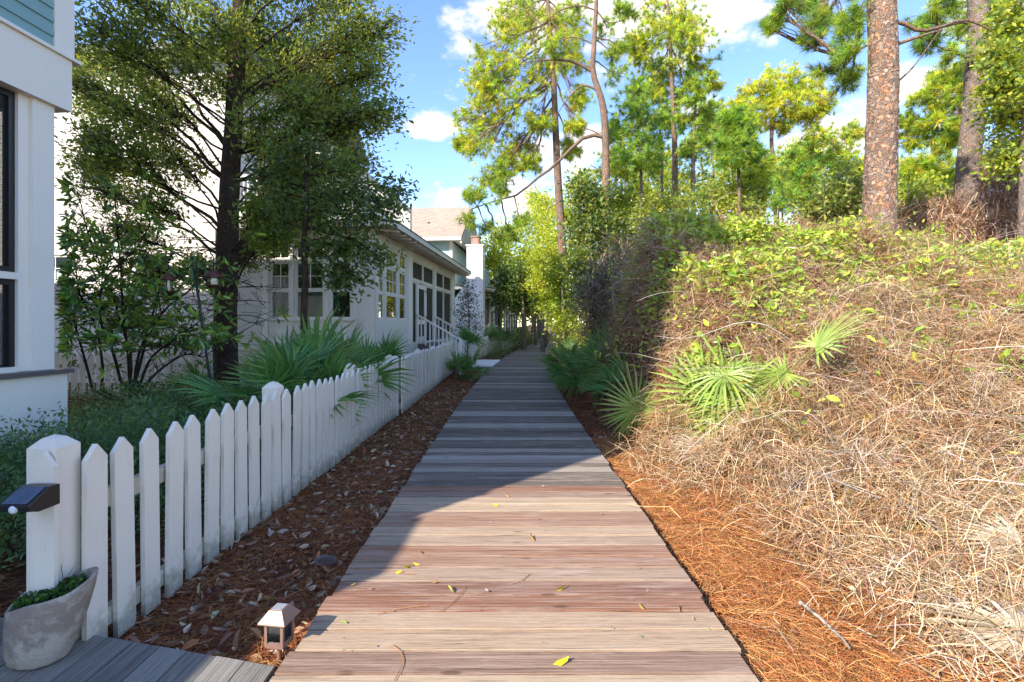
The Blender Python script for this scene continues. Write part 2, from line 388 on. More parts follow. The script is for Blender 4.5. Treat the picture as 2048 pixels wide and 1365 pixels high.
def strands(g, P, D, L, Wd, C, arch, segs=4, wob=.08, up=(0, 0, 1)):
    n = len(P); D = unit(D); S = unit(np.cross(D, np.array(up) + .6 * rng.normal(size=(n, 3)))); up = np.array(up, dtype=float)
    ts = np.linspace(0, 1, segs + 1); L = np.broadcast_to(L, (n,))[:, None]; Wd = np.broadcast_to(Wd, (n,))[:, None]; arch = np.broadcast_to(arch, (n,))[:, None]
    rows = []; side = np.cross(D, up); bend = rng.normal(size=(n, 1)) * .25
    w1 = rng.normal(size=(n, 3)) * wob * L * 1.6; ph = rng.random((n, 1)) * 6.28; fq = 3 + 4 * rng.random((n, 1))
    for k, t in enumerate(ts):
        c = P + D * L * t + up * (arch * 4 * t * (1 - t)) + side * L * bend * t * t + w1 * (np.sin(ph + fq * t) - np.sin(ph))
        w = Wd * (1 - .6 * t) * .5
        rows += [c - S * w, c + S * w]
    m = 2 * (segs + 1); v = np.stack(rows, 1).reshape(-1, 3)
    i = np.arange(n)[:, None] * m
    q = np.concatenate([i + np.array([[2 * k, 2 * k + 1, 2 * k + 3, 2 * k + 2]]) for k in range(segs)])
    g.add(v, q=q, c=np.repeat(C, m, 0))
def ellips(n, c, r):
    d = unit(rng.normal(size=(n, 3))); rad = rng.random((n, 1)) ** .45
    return np.array(c) + d * rad * np.array(r), d

# ---------------------------------------------------------------- layout functions
_yy = np.linspace(-2, 60, 1241)
_cx = np.interp(_yy, [-2, 0, 8, 12, 17, 21, 24.6, 31.8, 41, 50, 60], [.02, .02, .01, .07, .28, .56, .82, 1.6, 2.95, 5.2, 8.6])
_k = np.ones(61) / 61; _cx = np.convolve(np.pad(_cx, 30, 'edge'), _k, 'valid')
def cx(y): return np.interp(y, _yy, _cx)
HALF = .965
def sst(t): t = np.clip(t, 0, 1); return t * t * (3 - 2 * t)
def lump(x, y): return (np.sin(x * 2.1 + y * 1.3) + np.sin(x * -1.7 + y * 2.9 + 1) + .6 * np.sin(x * 5.1 + 2) * np.sin(y * 4.3)) / 3
def gh(x, y):
    x = np.asarray(x, dtype=float); y = np.asarray(y, dtype=float)
    e = cx(np.clip(y, -2, 60)) + HALF
    base = -.13 + .02 * lump(x * 1.5, y * 1.5)
    off = .35 + .35 * (1 - sst((y - 2) / 3)); wid = 2.0 - 1.0 * sst((y - 3.5) / 3) + 3. * sst((y - 8.8) / 4)
    r = sst((x - e - off) / wid)
    H = 2.45 * sst((y - 2.9) / 5.6) * (1 - .45 * sst((y - 9.5) / 8)) + .22
    H = H * (1 + .12 * lump(x, y) + .10 * np.exp(-((x - 2.9) ** 2 + (y - 7.8) ** 2) / 1.2) - .10 * sst((x - 4.5) / 3))
    z = base + r * H
    d = np.abs(x - cx(np.clip(y, -2, 60)))
    return np.where((d < HALF + .02) & (y < 59), np.minimum(z, -.13), z)

# ---------------------------------------------------------------- ground
def make_ground():
    xs = np.unique(np.concatenate([np.linspace(-300, -14, 25), np.linspace(-14, -4, 24), np.linspace(-4, 9, 150), np.linspace(9, 30, 30), np.linspace(30, 300, 24)]))
    ys = np.unique(np.concatenate([np.linspace(-60, 0, 12), np.linspace(0, 12, 130), np.linspace(12, 60, 90), np.linspace(60, 600, 20)]))
    X, Y = np.meshgrid(xs, ys); Z = gh(X, Y) + .012 * np.sin(X * 9) * np.sin(Y * 8)
    nx, ny = len(xs), len(ys); i = np.arange(ny - 1)[:, None] * nx + np.arange(nx - 1)[None]
    g = Geo(); g.add(np.stack([X, Y, Z], -1).reshape(-1, 3), q=np.stack([i, i + 1, i + nx + 1, i + nx], -1).reshape(-1, 4))
    o = g.obj('ground', M['ground'], smooth=True); tag(o, 'brown forest floor rising into a vine covered mound on the right', kind='structure')
make_ground()

# ---------------------------------------------------------------- boardwalk
bw = empty('boardwalk'); tag(bw, 'long weathered timber boardwalk curving gently right into the woods', kind='structure')
def plank_mesh(k, L, Wp, T, mat):
    r = np.random.default_rng(k); g = Geo(); n = 7
    xs = np.linspace(-L / 2, L / 2, n); e0 = -Wp / 2 + .0015 * r.normal(size=n); e1 = Wp / 2 + .0015 * r.normal(size=n); b = .0018
    v = []
    for x, a, c in zip(xs, e0, e1):
        v += [(x, a, -T), (x, a, -b), (x, a + b, 0), (x, c - b, 0), (x, c, -b), (x, c, -T)]
    q = []
    for i in range(n - 1):
        for j in range(6): q.append((i * 6 + j, i * 6 + (j + 1) % 6, (i + 1) * 6 + (j + 1) % 6, (i + 1) * 6 + j))
    q += [(0, 5, 4, 1), (1, 4, 3, 2)]; m = (n - 1) * 6; q += [(m, m + 1, m + 4, m + 5), (m + 1, m + 2, m + 3, m + 4)]
    g.add(v, q=q); return g.mesh('plank', mat)
pms = [plank_mesh(k, 2 * HALF, .1355, .038, M['plank']) for k in range(8)]
y = 1.2; i = 0
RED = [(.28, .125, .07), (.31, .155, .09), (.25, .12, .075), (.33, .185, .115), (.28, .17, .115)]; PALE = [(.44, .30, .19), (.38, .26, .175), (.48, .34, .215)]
SHADED_GREY = [(.11, .085, .062), (.085, .067, .05), (.15, .118, .09), (.12, .088, .064)]  # shade painted into the planks beyond the shadow edge, darker than the sunlit sets
seq = 'RRPRRPRPPRRPRRPPRRPPR'
while y < 43:
    t_ = (cx(y + .1) - cx(y - .1)) / .2
    o = link('plank', pms[i % 8], bw, (cx(y) + random.uniform(-.012, .012), y, random.uniform(-.003, .002)), (random.uniform(-.006, .006), random.uniform(-.001, .001), -math.atan(t_) + random.uniform(-.002, .002)))
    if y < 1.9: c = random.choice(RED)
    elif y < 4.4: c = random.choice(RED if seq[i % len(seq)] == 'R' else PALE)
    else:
        u = random.random(); c = random.choice(SHADED_GREY) if u < .82 else (.36, .31, .25)
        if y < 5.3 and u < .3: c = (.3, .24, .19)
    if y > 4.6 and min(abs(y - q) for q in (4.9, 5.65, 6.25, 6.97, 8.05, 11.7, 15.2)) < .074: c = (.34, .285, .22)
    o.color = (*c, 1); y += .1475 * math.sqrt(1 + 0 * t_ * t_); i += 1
g = Geo()
for off in (-.82, 0, .82):
    ys = np.arange(1, 43.2, .6); g.tube(np.stack([cx(ys) + off, ys, np.full_like(ys, -.10)], -1), .045, 4, cap=False)
st = g.obj('stringer', plain('dark joist', (.07, .05, .04), .9), bw)

# side deck in front left
dk = empty('side_deck', (-.985, 0, 0)); tag(dk, 'grey weathered side deck at lower left of the boardwalk', kind='structure')
dm = {}
for k in range(15):
    xa = -.985 - k * .1415; xb = xa - .1365
    def edge(x): return 2.065 + (x + .96) * -.231
    g = Geo(); cxm = (xa + xb) / 2; y0, y1a, y1b = .6, edge(xa), edge(xb)
    # local X along the board
    v = [(y0, xa - cxm, -.035), (y0, xb - cxm, -.035), (y1b, xb - cxm, -.035), (y1a, xa - cxm, -.035), (y0, xa - cxm, 0), (y0, xb - cxm, 0), (y1b, xb - cxm, 0), (y1a, xa - cxm, 0)]
    v = [(a, -b, c) for a, b, c in v]
    g.add(v, q=[(0, 1, 2, 3), (7, 6, 5, 4), (0, 4, 5, 1), (1, 5, 6, 2), (2, 6, 7, 3), (3, 7, 4, 0)])
    me = g.mesh('plank', M['deckplank'])
    o = link('plank', me, dk, (cxm + .985, 0, random.uniform(-.012, -.007)), (0, 0, R(90))); o.scale.y = 1
    # board runs along world Y after the quarter turn
    c = random.choice([(.20, .18, .15), (.26, .235, .20), (.16, .145, .125), (.30, .27, .22)]); o.color = (*c, 1)

# ---------------------------------------------------------------- picket fences
def picket_mesh(w, h, d, tip):
    g = Geo(); g.prism([(-w / 2, 0), (w / 2, 0), (w / 2, h - tip), (0, h), (-w / 2, h - tip)], 0, d, 'x')
    me = g.mesh('picket', M['fence']); return me
PK = picket_mesh(.118, .965, .024, .066)
def post_mesh(s, h):
    g = Geo(); g.box((-s / 2, -s / 2, 0), (s / 2, s / 2, h - .05))
    e = s / 2; v = [(-e, -e, h - .0499), (e, -e, h - .0499), (e, e, h - .0499), (-e, e, h - .0499), (0, 0, h)]
    f = e * .45; v = [(-e, -e, h - .0499), (e, -e, h - .0499), (e, e, h - .0499), (-e, e, h - .0499), (-f, -f, h - .012), (f, -f, h - .012), (f, f, h - .012), (-f, f, h - .012), (0, 0, h)]
    g.add(v, q=[(0, 1, 5, 4), (1, 2, 6, 5), (2, 3, 7, 6), (3, 0, 4, 7)], t=[(4, 5, 8), (5, 6, 8), (6, 7, 8), (7, 4, 8)])
    return g.mesh('post', M['fence'])
PO = post_mesh(.125, 1.11); PO2 = post_mesh(.11, 1.09)
def fence(name, label, pts, pitch, postd, group, rails=True, post=None, z_off=0, jitter=.006, side=1):
    """pickets on the right-hand side of the line of travel"""
    post = post or PO
    root = empty(name, (*pts[0], gh(*pts[0]))); tag(root, label, 'fence', group)
    P = [Vector((*p, 0)) for p in pts]
    o0 = Vector((*pts[0], float(gh(*pts[0]))))
    for a, b in zip(P[:-1], P[1:]):
        d = b - a; L = d.length; d.normalize(); rz = math.atan2(d.y, d.x) - math.pi / 2; nrm = Vector((d.y, -d.x, 0)) * side
        n = int(L / pitch)
        for k in range(n):
            p = a + d * (k + .5) * (L / n); z = float(gh(p.x, p.y)) + .03
            o = link('picket', PK, root, (p.x + nrm.x * .025 - o0.x, p.y + nrm.y * .025 - o0.y, z + z_off + random.uniform(-jitter, jitter) - o0.z), (random.uniform(-.012, .012), random.uniform(-.01, .01), rz + random.uniform(-.03, .03)))
            o.scale = (1, random.uniform(.96, 1.03), 1)
        m = max(1, round(L / postd))
        for k in range(m + 1):
            if k == m and b is not P[-1]: continue
            p = a + d * (k * L / m) - nrm * .068; z = float(gh(p.x, p.y)) - .05
            link('post', post, root, (p.x - o0.x, p.y - o0.y, z - o0.z), (0, 0, rz))
        for k in range(m):
            p0 = a + d * (k * L / m + .07); p1 = a + d * ((k + 1) * L / m - .07); c = (p0 + p1) / 2 - nrm * 0; z = float(gh(c.x, c.y))
            for zz in (.13, .70):
                me = cachedbox(.042, round((p1 - p0).length, 2), .085, M['fence'])
                link('rail', me, root, (c.x - o0.x, c.y - o0.y, z + zz + z_off - o0.z), (0, 0, rz))
    return root
f1 = fence('picket_fence', 'white picket fence running beside the boardwalk, with near corner post and solar light', [(-1.955, 2.21), (-1.965, 8.3)], .1765, 1.85, 'white picket fences')
f1b = fence('picket_fence', 'second stretch of white picket fence, between the drooping palmetto and the step railing', [(-1.90, 8.42), (-1.93, 16.6)], .1765, 2.0, 'white picket fences', z_off=.03, post=PO2)
f2 = fence('picket_fence', 'shaded grey white picket fence crossing behind the broad tree trunk', [(-9.6, 10.5), (-2.3, 10.45)], .175, 2.2, 'white picket fences', post=PO2)
f3 = fence('picket_fence', 'far white picket fence in front of the chimney house porch', [(-1.5, 22.7), (-1.05, 28.0)], .16, 1.9, 'white picket fences', post=PO2)
f4 = fence('picket_fence', 'farthest white picket fence stretch where the path bends', [(-.85, 28.6), (.1, 34.5), (1.0, 39.5)], .17, 2., 'white picket fences', post=PO2)
# mitred picket on the front face of the near post
g = Geo(); g.prism([(-.045, 0), (.052, 0), (.052, .90), (.004, .965), (-.045, .90)], 0, .02, 'y'); g.obj('picket', M['fence'], f1).location = (-.035, -.094, .04)
# gate
gt = empty('garden_gate', (-2.0, 22.75, -.13)); tag(gt, 'small white garden gate with black hinges between the two fences by the chimney', 'gate')
for k in range(4):
    link('picket', PK, gt, (.06 + k * .12, 0, .05), (0, 0, R(-90)))
for zz in (.15, .72): piece('rail', (0, .02, zz), (.46, .05, zz + .08), M['fence'], gt)
for zz in (.2, .5, .76): piece('hinge', (.40, -.035, zz), (.49, -.024, zz + .035), M['darkmetal'], gt)
# side crossing slab
g = Geo()
sw = empty('side_path', (0, 0, 0)); tag(sw, 'pale paved side path from the boardwalk to the gate', kind='structure')
for k in range(3):
    y0 = 18.0 + k * 1.05; piece('slab', (-2.3, y0, -.09), (cx(y0) - HALF - .03, y0 + 1.02, -.03), M['stucco'], sw)

# ---------------------------------------------------------------- near post solar light, pot, lantern
def solar_light():
    root = empty('solar_wall_light', (-1.965, 2.105, .69), 0); root.scale = (.85, .85, .85); tag(root, 'black wedge shaped solar light with motion sensor fixed to the near fence post', 'light')
    g = Geo()  # profile in (y,z), wedge out from post towards camera
    g.prism([(0, -.045), (0, .055), (-.06, .058), (-.165, .0), (-.155, -.03), (-.11, -.045)], -.075, .075, 'x')
    b = g.obj('housing', M['darkmetal'], root); md = b.modifiers.new('bevel', 'BEVEL'); md.width = .004; md.segments = 2
    g = Geo(); g.add([(-.06, -.062, .0595), (.06, -.062, .0595), (.06, -.157, .0075), (-.06, -.157, .0075)], q=[(3, 2, 1, 0)])
    g.obj('solar_panel', plain('blue grey solar panel', (.10, .13, .18), .12), root)
    g = Geo(); prof = [(.020 * math.cos(a), .016 * math.sin(a)) for a in np.linspace(0, math.pi / 2, 6)]
    g.lathe(prof, 14, Matrix.Translation((-.0, -.158, -.018)) @ Matrix.Rotation(R(100), 4, 'X')); g.obj('sensor', M['sensor'], root, True)
solar_light()
def pot():
    root = empty('planter_pot', (-2.0, 2.115, -.008)); root.scale = (.87, .87, .87); root.rotation_euler = (0, 0, 0)
    tag(root, 'worn oval concrete planter pot with low green weeds standing on the deck', 'plant pot')
    g = Geo(); n = 44; th = np.linspace(0, 2 * math.pi, n, endpoint=False)
    prof = [(.02, .0, .0), (.105, .0, 0), (.125, .014, 0), (.150, .09, 0), (.168, .18, 0), (.178, .27, 0), (.183, .335, 0), (.178, .343, 0), (.165, .338, 0), (.162, .30, 0), (.15, .30, 0)]
    v = []
    for k, (r, z, _) in enumerate(prof):
        for a in th:
            rx, ry = r * 1.0, r * .80
            zz = z * (1 + (.16 * math.cos(a - .4) + .03 * math.sin(3 * a)) * (z > .02))
            w = 1 + .012 * math.sin(5 * a + z * 20) + .01 * math.sin(11 * a + 2)
            v.append((rx * math.cos(a) * w + .07 * (z / .34), ry * math.sin(a) * w, zz))
    q = [(i * n + j, i * n + (j + 1) % n, (i + 1) * n + (j + 1) % n, (i + 1) * n + j) for i in range(len(prof) - 1) for j in range(n)]
    g.add(v, q=q); o = g.obj('pot_body', M['pot'], root, True)
    g = Geo(); v = []
    for a in th: v.append((.165 * math.cos(a) + .062, .132 * math.sin(a), .292 * (1 + .16 * math.cos(a - .4))))
    v.append((.06, 0, .315)); g.add(v, t=[(j, (j + 1) % n, n) for j in range(n)]); g.obj('soil', M['soil'], root)
    g = Geo(); n = 1500; a = rng.random(n) * 6.28; r = np.sqrt(rng.random(n)) * .145; x = r * np.cos(a); yy = r * np.sin(a) * .8
    keep = (x < .06) | (rng.random(n) < .25); x, yy = x[keep], yy[keep]; n = len(x)
    z = .30 * (1 + .16 * (x / .19)) + .006 + rng.random(n) * .035
    P = np.stack([x + .06, yy, z], -1); D = unit(rng.normal(size=(n, 3)) + (0, 0, .5))
    leaves_s(g, P, D, .020, .013, pal(n, [(.06, .15, .03), (.09, .20, .04), (.04, .10, .03)], .25)); g.obj('weeds', M['leafy'], root)
    g = Geo(); P = np.array([(.08, -.05, .33), (.12, .0, .33), (.15, .02, .33), (.1, .04, .33), (.05, .0, .33)]); D = np.array([(.6, .3, .7), (.3, .1, 1.), (.8, .2, .5), (-.5, .1, .8), (.9, -.1, .4)])
    strands(g, P, D, np.array([.17, .15, .16, .14, .12]), .004, pal(5, [(.18, .08, .04)]), .0, 3, .03); g.obj('twigs', M['straw'], root)
pot()
def lantern():
    root = empty('path_lantern', (-1.035, 2.225, -.12), R(-8)); tag(root, 'small bronze solar path lantern on a stake beside the boardwalk edge', 'lantern')
    g = Geo(); g.tube([(0, 0, -.05), (0, 0, .10)], .011, 12); g.tube([(0, 0, .10), (0, 0, .108)], .019, 12); g.obj('stake', M['bronze'], root)
    g = Geo(); g.box((-.042, -.042, .108), (.042, .042, .118)); g.obj('base', M['bronze'], root)
    g = Geo()
    def fr(z, s): return [(-s, -s, z), (s, -s, z), (s, s, z), (-s, s, z)]
    for sx, sy in ((-1, -1), (1, -1), (1, 1), (-1, 1)):
        g.box((sx * .0375 - .006, sy * .0375 - .006, .118), (sx * .0375 + .006, sy * .0375 + .006, .218))
    for zz in (.118, .206):
        g.box((-.0315, -.0435, zz), (.0315, -.0335, zz + .011)); g.box((-.0315, .0335, zz), (.0315, .0435, zz + .011))
        g.box((-.0435, -.0315, zz), (-.0335, .0315, zz + .011)); g.box((.0335, -.0315, zz), (.0435, .0315, zz + .011))
    g.obj('frame', M['bronze'], root)
    for k in range(4):
        g = Geo(); g.box((-.031, -.0005, -.038), (.031, .0005, .038)); a = k * math.pi / 2
        o = g.obj('pane', M['clear'], root); o.location = (.037 * math.sin(a), -.037 * math.cos(a), .1675); o.rotation_euler = (0, 0, a)
    g = Geo(); g.tube([(0, 0, .165), (0, 0, .206)], .007, 8); g.obj('bulb', M['bulb'], root)
    g = Geo(); z0, z1, a, b = .2185, .268, .063, .030
    v = fr(z0, a) + fr(z0 + .005, a) + fr(z1, b); g.add(v, q=[(3, 2, 1, 0), (0, 1, 5, 4), (1, 2, 6, 5), (2, 3, 7, 6), (3, 0, 4, 7), (4, 5, 9, 8), (5, 6, 10, 9), (6, 7, 11, 10), (7, 4, 8, 11), (8, 9, 10, 11)])
    rf = g.obj('roof', M['bronze'], root); g = Geo(); g.box((-.025, -.025, z1 + .0005), (.025, .025, z1 + .003)); g.obj('solar_cell', M['solar'], rf)
lantern()

# ---------------------------------------------------------------- houses
def wall_grid(name, u0, u1, z0, z1, holes, thick, frame, mat, parent):
    """wall with real openings; frame(u, d, z) -> local point, d = depth inwards"""
    us = sorted({u0, u1, *[h[0] for h in holes], *[h[1] for h in holes]}); zs = sorted({z0, z1, *[h[2] for h in holes], *[h[3] for h in holes]})
    g = Geo()
    for a, b in zip(us[:-1], us[1:]):
        for c, d in zip(zs[:-1], zs[1:]):
            um, zm = (a + b) / 2, (c + d) / 2
            if any(h[0] < um < h[1] and h[2] < zm < h[3] for h in holes): continue
            v = [frame(*p) for p in ((a, 0, c), (b, 0, c), (b, 0, d), (a, 0, d), (a, thick, c), (b, thick, c), (b, thick, d), (a, thick, d))]
            g.add(v, q=[(0, 1, 2, 3), (7, 6, 5, 4)])
    for h in holes:
        a, b, c, d = h
        for p, q_ in (((a, c), (a, d)), ((b, c), (b, d)), ((a, c), (b, c)), ((a, d), (b, d))):
            v = [frame(p[0], 0, p[1]), frame(q_[0], 0, q_[1]), frame(q_[0], thick, q_[1]), frame(p[0], thick, p[1])]; g.add(v, q=[(0, 1, 2, 3)])
    for p, q_ in (((u0, z0), (u0, z1)), ((u1, z0), (u1, z1)), ((u0, z1), (u1, z1))):
        v = [frame(p[0], 0, p[1]), frame(q_[0], 0, q_[1]), frame(q_[0], thick, q_[1]), frame(p[0], thick, p[1])]; g.add(v, q=[(0, 1, 2, 3)])
    return g.obj(name, mat, parent)
def fbox(g, frame, u0, u1, d0, d1, z0, z1):
    v = [frame(*p) for p in ((u0, d0, z0), (u1, d0, z0), (u1, d1, z0), (u0, d1, z0), (u0, d0, z1), (u1, d0, z1), (u1, d1, z1), (u0, d1, z1))]
    g.add(v, q=[(0, 3, 2, 1), (4, 5, 6, 7), (0, 1, 5, 4), (1, 2, 6, 5), (2, 3, 7, 6), (3, 0, 4, 7)])
def fpart(name, frame, u0, u1, d0, d1, z0, z1, mat, parent):
    g = Geo(); fbox(g, frame, u0, u1, d0, d1, z0, z1); return g.obj(name, mat, parent)
def window(frame, u0, u1, z0, z1, parent, ncol, nrow, gl='glass', fw=.045, mat='white', dep=.05, name='window'):
    g = Geo()
    fbox(g, frame, u0, u0 + fw, dep - .03, dep + .03, z0, z1); fbox(g, frame, u1 - fw, u1, dep - .03, dep + .03, z0, z1)
    fbox(g, frame, u0 + fw, u1 - fw, dep - .03, dep + .03, z0, z0 + fw); fbox(g, frame, u0 + fw, u1 - fw, dep - .03, dep + .03, z1 - fw, z1)
    w = g.obj(name, M[mat], parent)
    fpart('pane', frame, u0 + fw, u1 - fw, dep - .003, dep + .003, z0 + fw, z1 - fw, M[gl], w)
    if ncol * nrow > 1:
        g = Geo()
        for k in range(1, ncol): u = u0 + fw + (u1 - u0 - 2 * fw) * k / ncol; fbox(g, frame, u - .01, u + .01, dep - .016, dep - .004, z0 + fw, z1 - fw)
        for k in range(1, nrow): z = z0 + fw + (z1 - z0 - 2 * fw) * k / nrow; fbox(g, frame, u0 + fw, u1 - fw, dep - .018, dep - .0165, z - .01, z + .01)
        g.obj('muntin', M['white'], w)
    return w
def clapboards(frame, u0, u1, z0, z1, exp, mat, parent, skip=None):
    n = int((z1 - z0) / exp)
    for k in range(n):
        za = z0 + k * exp; g = Geo()
        v = []
        for u in (u0, u1):
            for d, z in ((-.022, za), (-.006, za + exp + .008), (.0, za + exp + .008), (.0, za)): v.append(frame(u, d, z))
        g.add(v, q=[(0, 4, 5, 1), (1, 5, 6, 2), (2, 6, 7, 3), (3, 7, 4, 0), (0, 1, 2, 3), (7, 6, 5, 4)]); g.obj('clapboard', mat, parent)
def shingle_wall(frame, u0, u1, z0, z1, parent, exp=.145, wid=.15, holes=(), limit=300, near=None, seed=3):
    """overlapping wall shingles: those nearest the camera as single parts, the rest joined"""
    r = random.Random(seed); items = []
    n = int((z1 - z0) / exp)
    for k in range(n):
        za = z0 + k * exp; u = u0 - r.random() * wid
        while u < u1:
            w = wid * r.uniform(.75, 1.25); a, b = max(u, u0), min(u + w, u1); u += w
            if b - a < .03: continue
            um, zm = (a + b) / 2, za + exp / 2
            if any(h[0] - .02 < um < h[1] + .02 and h[2] - .05 < zm < h[3] + .05 for h in holes): continue
            items.append((a + .003, b - .003, za + r.uniform(-.004, .004)))
    if near: items.sort(key=lambda t: (abs(t[0] - near[0])) + abs(t[2] - near[1]) * 1.0)
    rest = Geo()
    for i, (a, b, za) in enumerate(items):
        g = Geo() if i < limit else rest
        v = []
        for u in (a, b):
            for d, z in ((-.013, za), (-.003, za + exp + .004), (.0, za + exp + .004), (.0, za)): v.append(frame(u, d, z))
        g.add(v, q=[(0, 4, 5, 1), (1, 5, 6, 2), (3, 7, 4, 0), (0, 1, 2, 3), (7, 6, 5, 4)])
        if i < limit: g.obj('shingle', M['shingle'], parent)
    if rest.n: tag(rest.obj('shingles', M['shingle'], parent), kind='stuff')

# ---- left teal house (local: x = 0 is the wall facing the path, y = 0 its far corner towards -y)
def left_house():
    ang = -R(4.0)
    root = empty('porch_house', (-4.23, 4.62, -.13), ang)
    tag(root, 'near left house with teal clapboard upper storey above a white screened porch', 'house')
    side = lambda u, d, z: (-d, u, z + .13)       # wall facing +x, u along y (negative towards camera)
    back = lambda u, d, z: (u, -d, z + .13)       # wall facing +y
    D = 4.75; zl, zt, zb = 1.02, 3.42, 3.90
    wall_grid('wall', -D, 0, -.13, .96, [], .2, side, M['white'], root)
    # ledge
    fpart('sill', side, -D, .09, -.11, .2, .96, 1.0, M['greytrim'], root)
    fpart('base_panel', side, -D, .06, -.07, -.002, -.13, .958, M['white'], root)
    # posts
    fpart('corner_post', side, -.20, -.002, -.004, .2, 1.002, zt, M['white'], root)
    fpart('trim', side, -.29, -.201, .03, .12, 1.002, zt, M['white'], root)
    for u in (-2.35, -4.7): fpart('post', side, u, u + .18, -.004, .2, 1.002, zt, M['white'], root)
    for ua, ub in ((-2.17, -.29), (-4.52, -2.35)):
        w = window(side, ua, ub, 1.0, 1.80, root, 1, 1, 'screen_thin', .05, 'darkmetal', .09, 'screen_panel')
        w = window(side, ua, ub, 1.86, zt, root, 1, 1, 'screen_thin', .05, 'darkmetal', .09, 'screen_panel')
        fpart('rail', side, ua, ub, .03, .14, 1.80, 1.86, M['white'], root)
        fpart('rail', side, ua, ub, .02, .14, 1.0005, 1.045, M['white'], root)
    # band and upper storey
    fpart('band_board', side, -D, .12, -.055, .25, zt, zb, M['white'], root)
    fpart('drip_cap', side, -D, .19, -.085, .25, zb, zb + .03, M['white'], root)
    fpart('corner_board', side, -.02, .17, -.03, .2, zb + .03, 9.3, M['white'], root)
    clapboards(side, -D, -.022, zb + .03, 9.2, .128, M['teal'], root)
    g = Geo(); fbox(g, side, -D, .13, .0, 18, zb + .03, 9.2); g.obj('upper_wall', M['teal'], root)
    g = Geo(); fbox(g, side, -D, 0, .26, 9.5, zt + .05, zb); g.obj('porch_ceiling', M['interior'], root)
    # body of the house behind the porch, lower wing towards the camera
    g = Geo(); fbox(g, side, -D, 0, 4.2, 18, -.13, zt); g.obj('rear_wall', M['white'], root)
    g = Geo(); fbox(g, side, -D, -D + .12, .2, 4.2, -.13, zt); g.obj('porch_wall', M['white'], root)
    # gable roof, ridge across, gable to the path
    g = Geo(); ym = -D / 2
    g.prism([(-D - .3, 9.1), (ym, 11.3), (.3, 9.1), (.3, 9.3), (ym, 11.5), (-D - .3, 9.3)], -18.4, .35, 'x'); g.obj('roof', M['roof_grey'], root)
    g = Geo(); g.prism([(-D, 9.33), (0, 9.33), (ym, 11.3)], -.1, -.0, 'x'); g.obj('gable', M['teal'], root)
    # far face of porch (seen through the screens)
    fpart('far_wall_base', back, -4.2, -.2, 0, .15, -.13, 1.0, M['white'], root)
    for u in (-4.2, -2.2): fpart('post', back, u, u + .16, .02, .16, 1.0, zt, M['white'], root)
    for ua, ub in ((-4.04, -2.2), (-2.04, -.2)): window(back, ua, ub, 1.0, zt, root, 1, 1, 'screen_thin', .05, 'darkmetal', .08, 'screen_panel')
    # low wing
    g = Geo(); fbox(g, side, -14, -D - .01, .1, 6, -.13, 2.75); g.obj('wing_wall', M['white'], root)
    g = Geo(); fbox(g, side, -14, -D - .01, -.1, 6, 2.75, 2.98); g.obj('wing_roof', M['roof_grey'], root)
    g = Geo(); fbox(g, side, -D - .85, -D - .02, -.1, 3, 2.981, 3.5); g.obj('shadow_box', M['white'], root)  # unseen box added on the wing to bend the shadow edge across the boardwalk
left_house()

# ---- second house: sunroom + screened porch + shingled main block
def rafters(frame, u0, u1, step, d_out, zw, drop, parent, mat, size=(.05, .12), name='rafter'):
    n = int((u1 - u0) / step)
    for k in range(n + 1):
        u = u0 + k * (u1 - u0) / n; g = Geo()
        v = []
        for uu in (u - size[0] / 2, u + size[0] / 2):
            for d, z in ((.0, zw - size[1]), (-d_out + .03, zw - drop - size[1] * .7), (-d_out + .03, zw - drop - .004), (0, zw - .004)): v.append(frame(uu, d, z))
        g.add(v, q=[(0, 1, 5, 4), (1, 2, 6, 5), (2, 3, 7, 6), (3, 0, 4, 7), (3, 2, 1, 0), (4, 5, 6, 7)]); g.obj(name, mat, parent)
def eave(frame, u0, u1, d_out, zw, drop, parent, matf, matr, matsof):
    g = Geo(); v = []
    for uu in (u0, u1):
        for d, z in ((.3, zw + drop * .3 / d_out), (-d_out, zw - drop), (-d_out, zw - drop + .05), (.3, zw + drop * .3 / d_out + .05)): v.append(frame(uu, d, z))
    g.add(v, q=[(0, 1, 5, 4), (1, 2, 6, 5), (2, 3, 7, 6), (3, 0, 4, 7), (3, 2, 1, 0), (4, 5, 6, 7)]); g.obj('eave', matsof, parent)
    fpart('fascia', frame, u0, u1, -d_out - .03, -d_out - .001, zw - drop - .03, zw - drop + .10, matf, parent)
    g = Geo(); v = []
    for uu in (u0 - .02, u1 + .02):
        for d, z in ((.3, zw + drop * .3 / d_out + .055), (-d_out - .05, zw - drop + .105), (-d_out - .05, zw - drop + .125), (.3, zw + drop * .3 / d_out + .10)): v.append(frame(uu, d, z))
    g.add(v, q=[(0, 1, 5, 4), (1, 2, 6, 5), (2, 3, 7, 6), (3, 0, 4, 7), (3, 2, 1, 0), (4, 5, 6, 7)]); g.obj('roof', matr, parent)
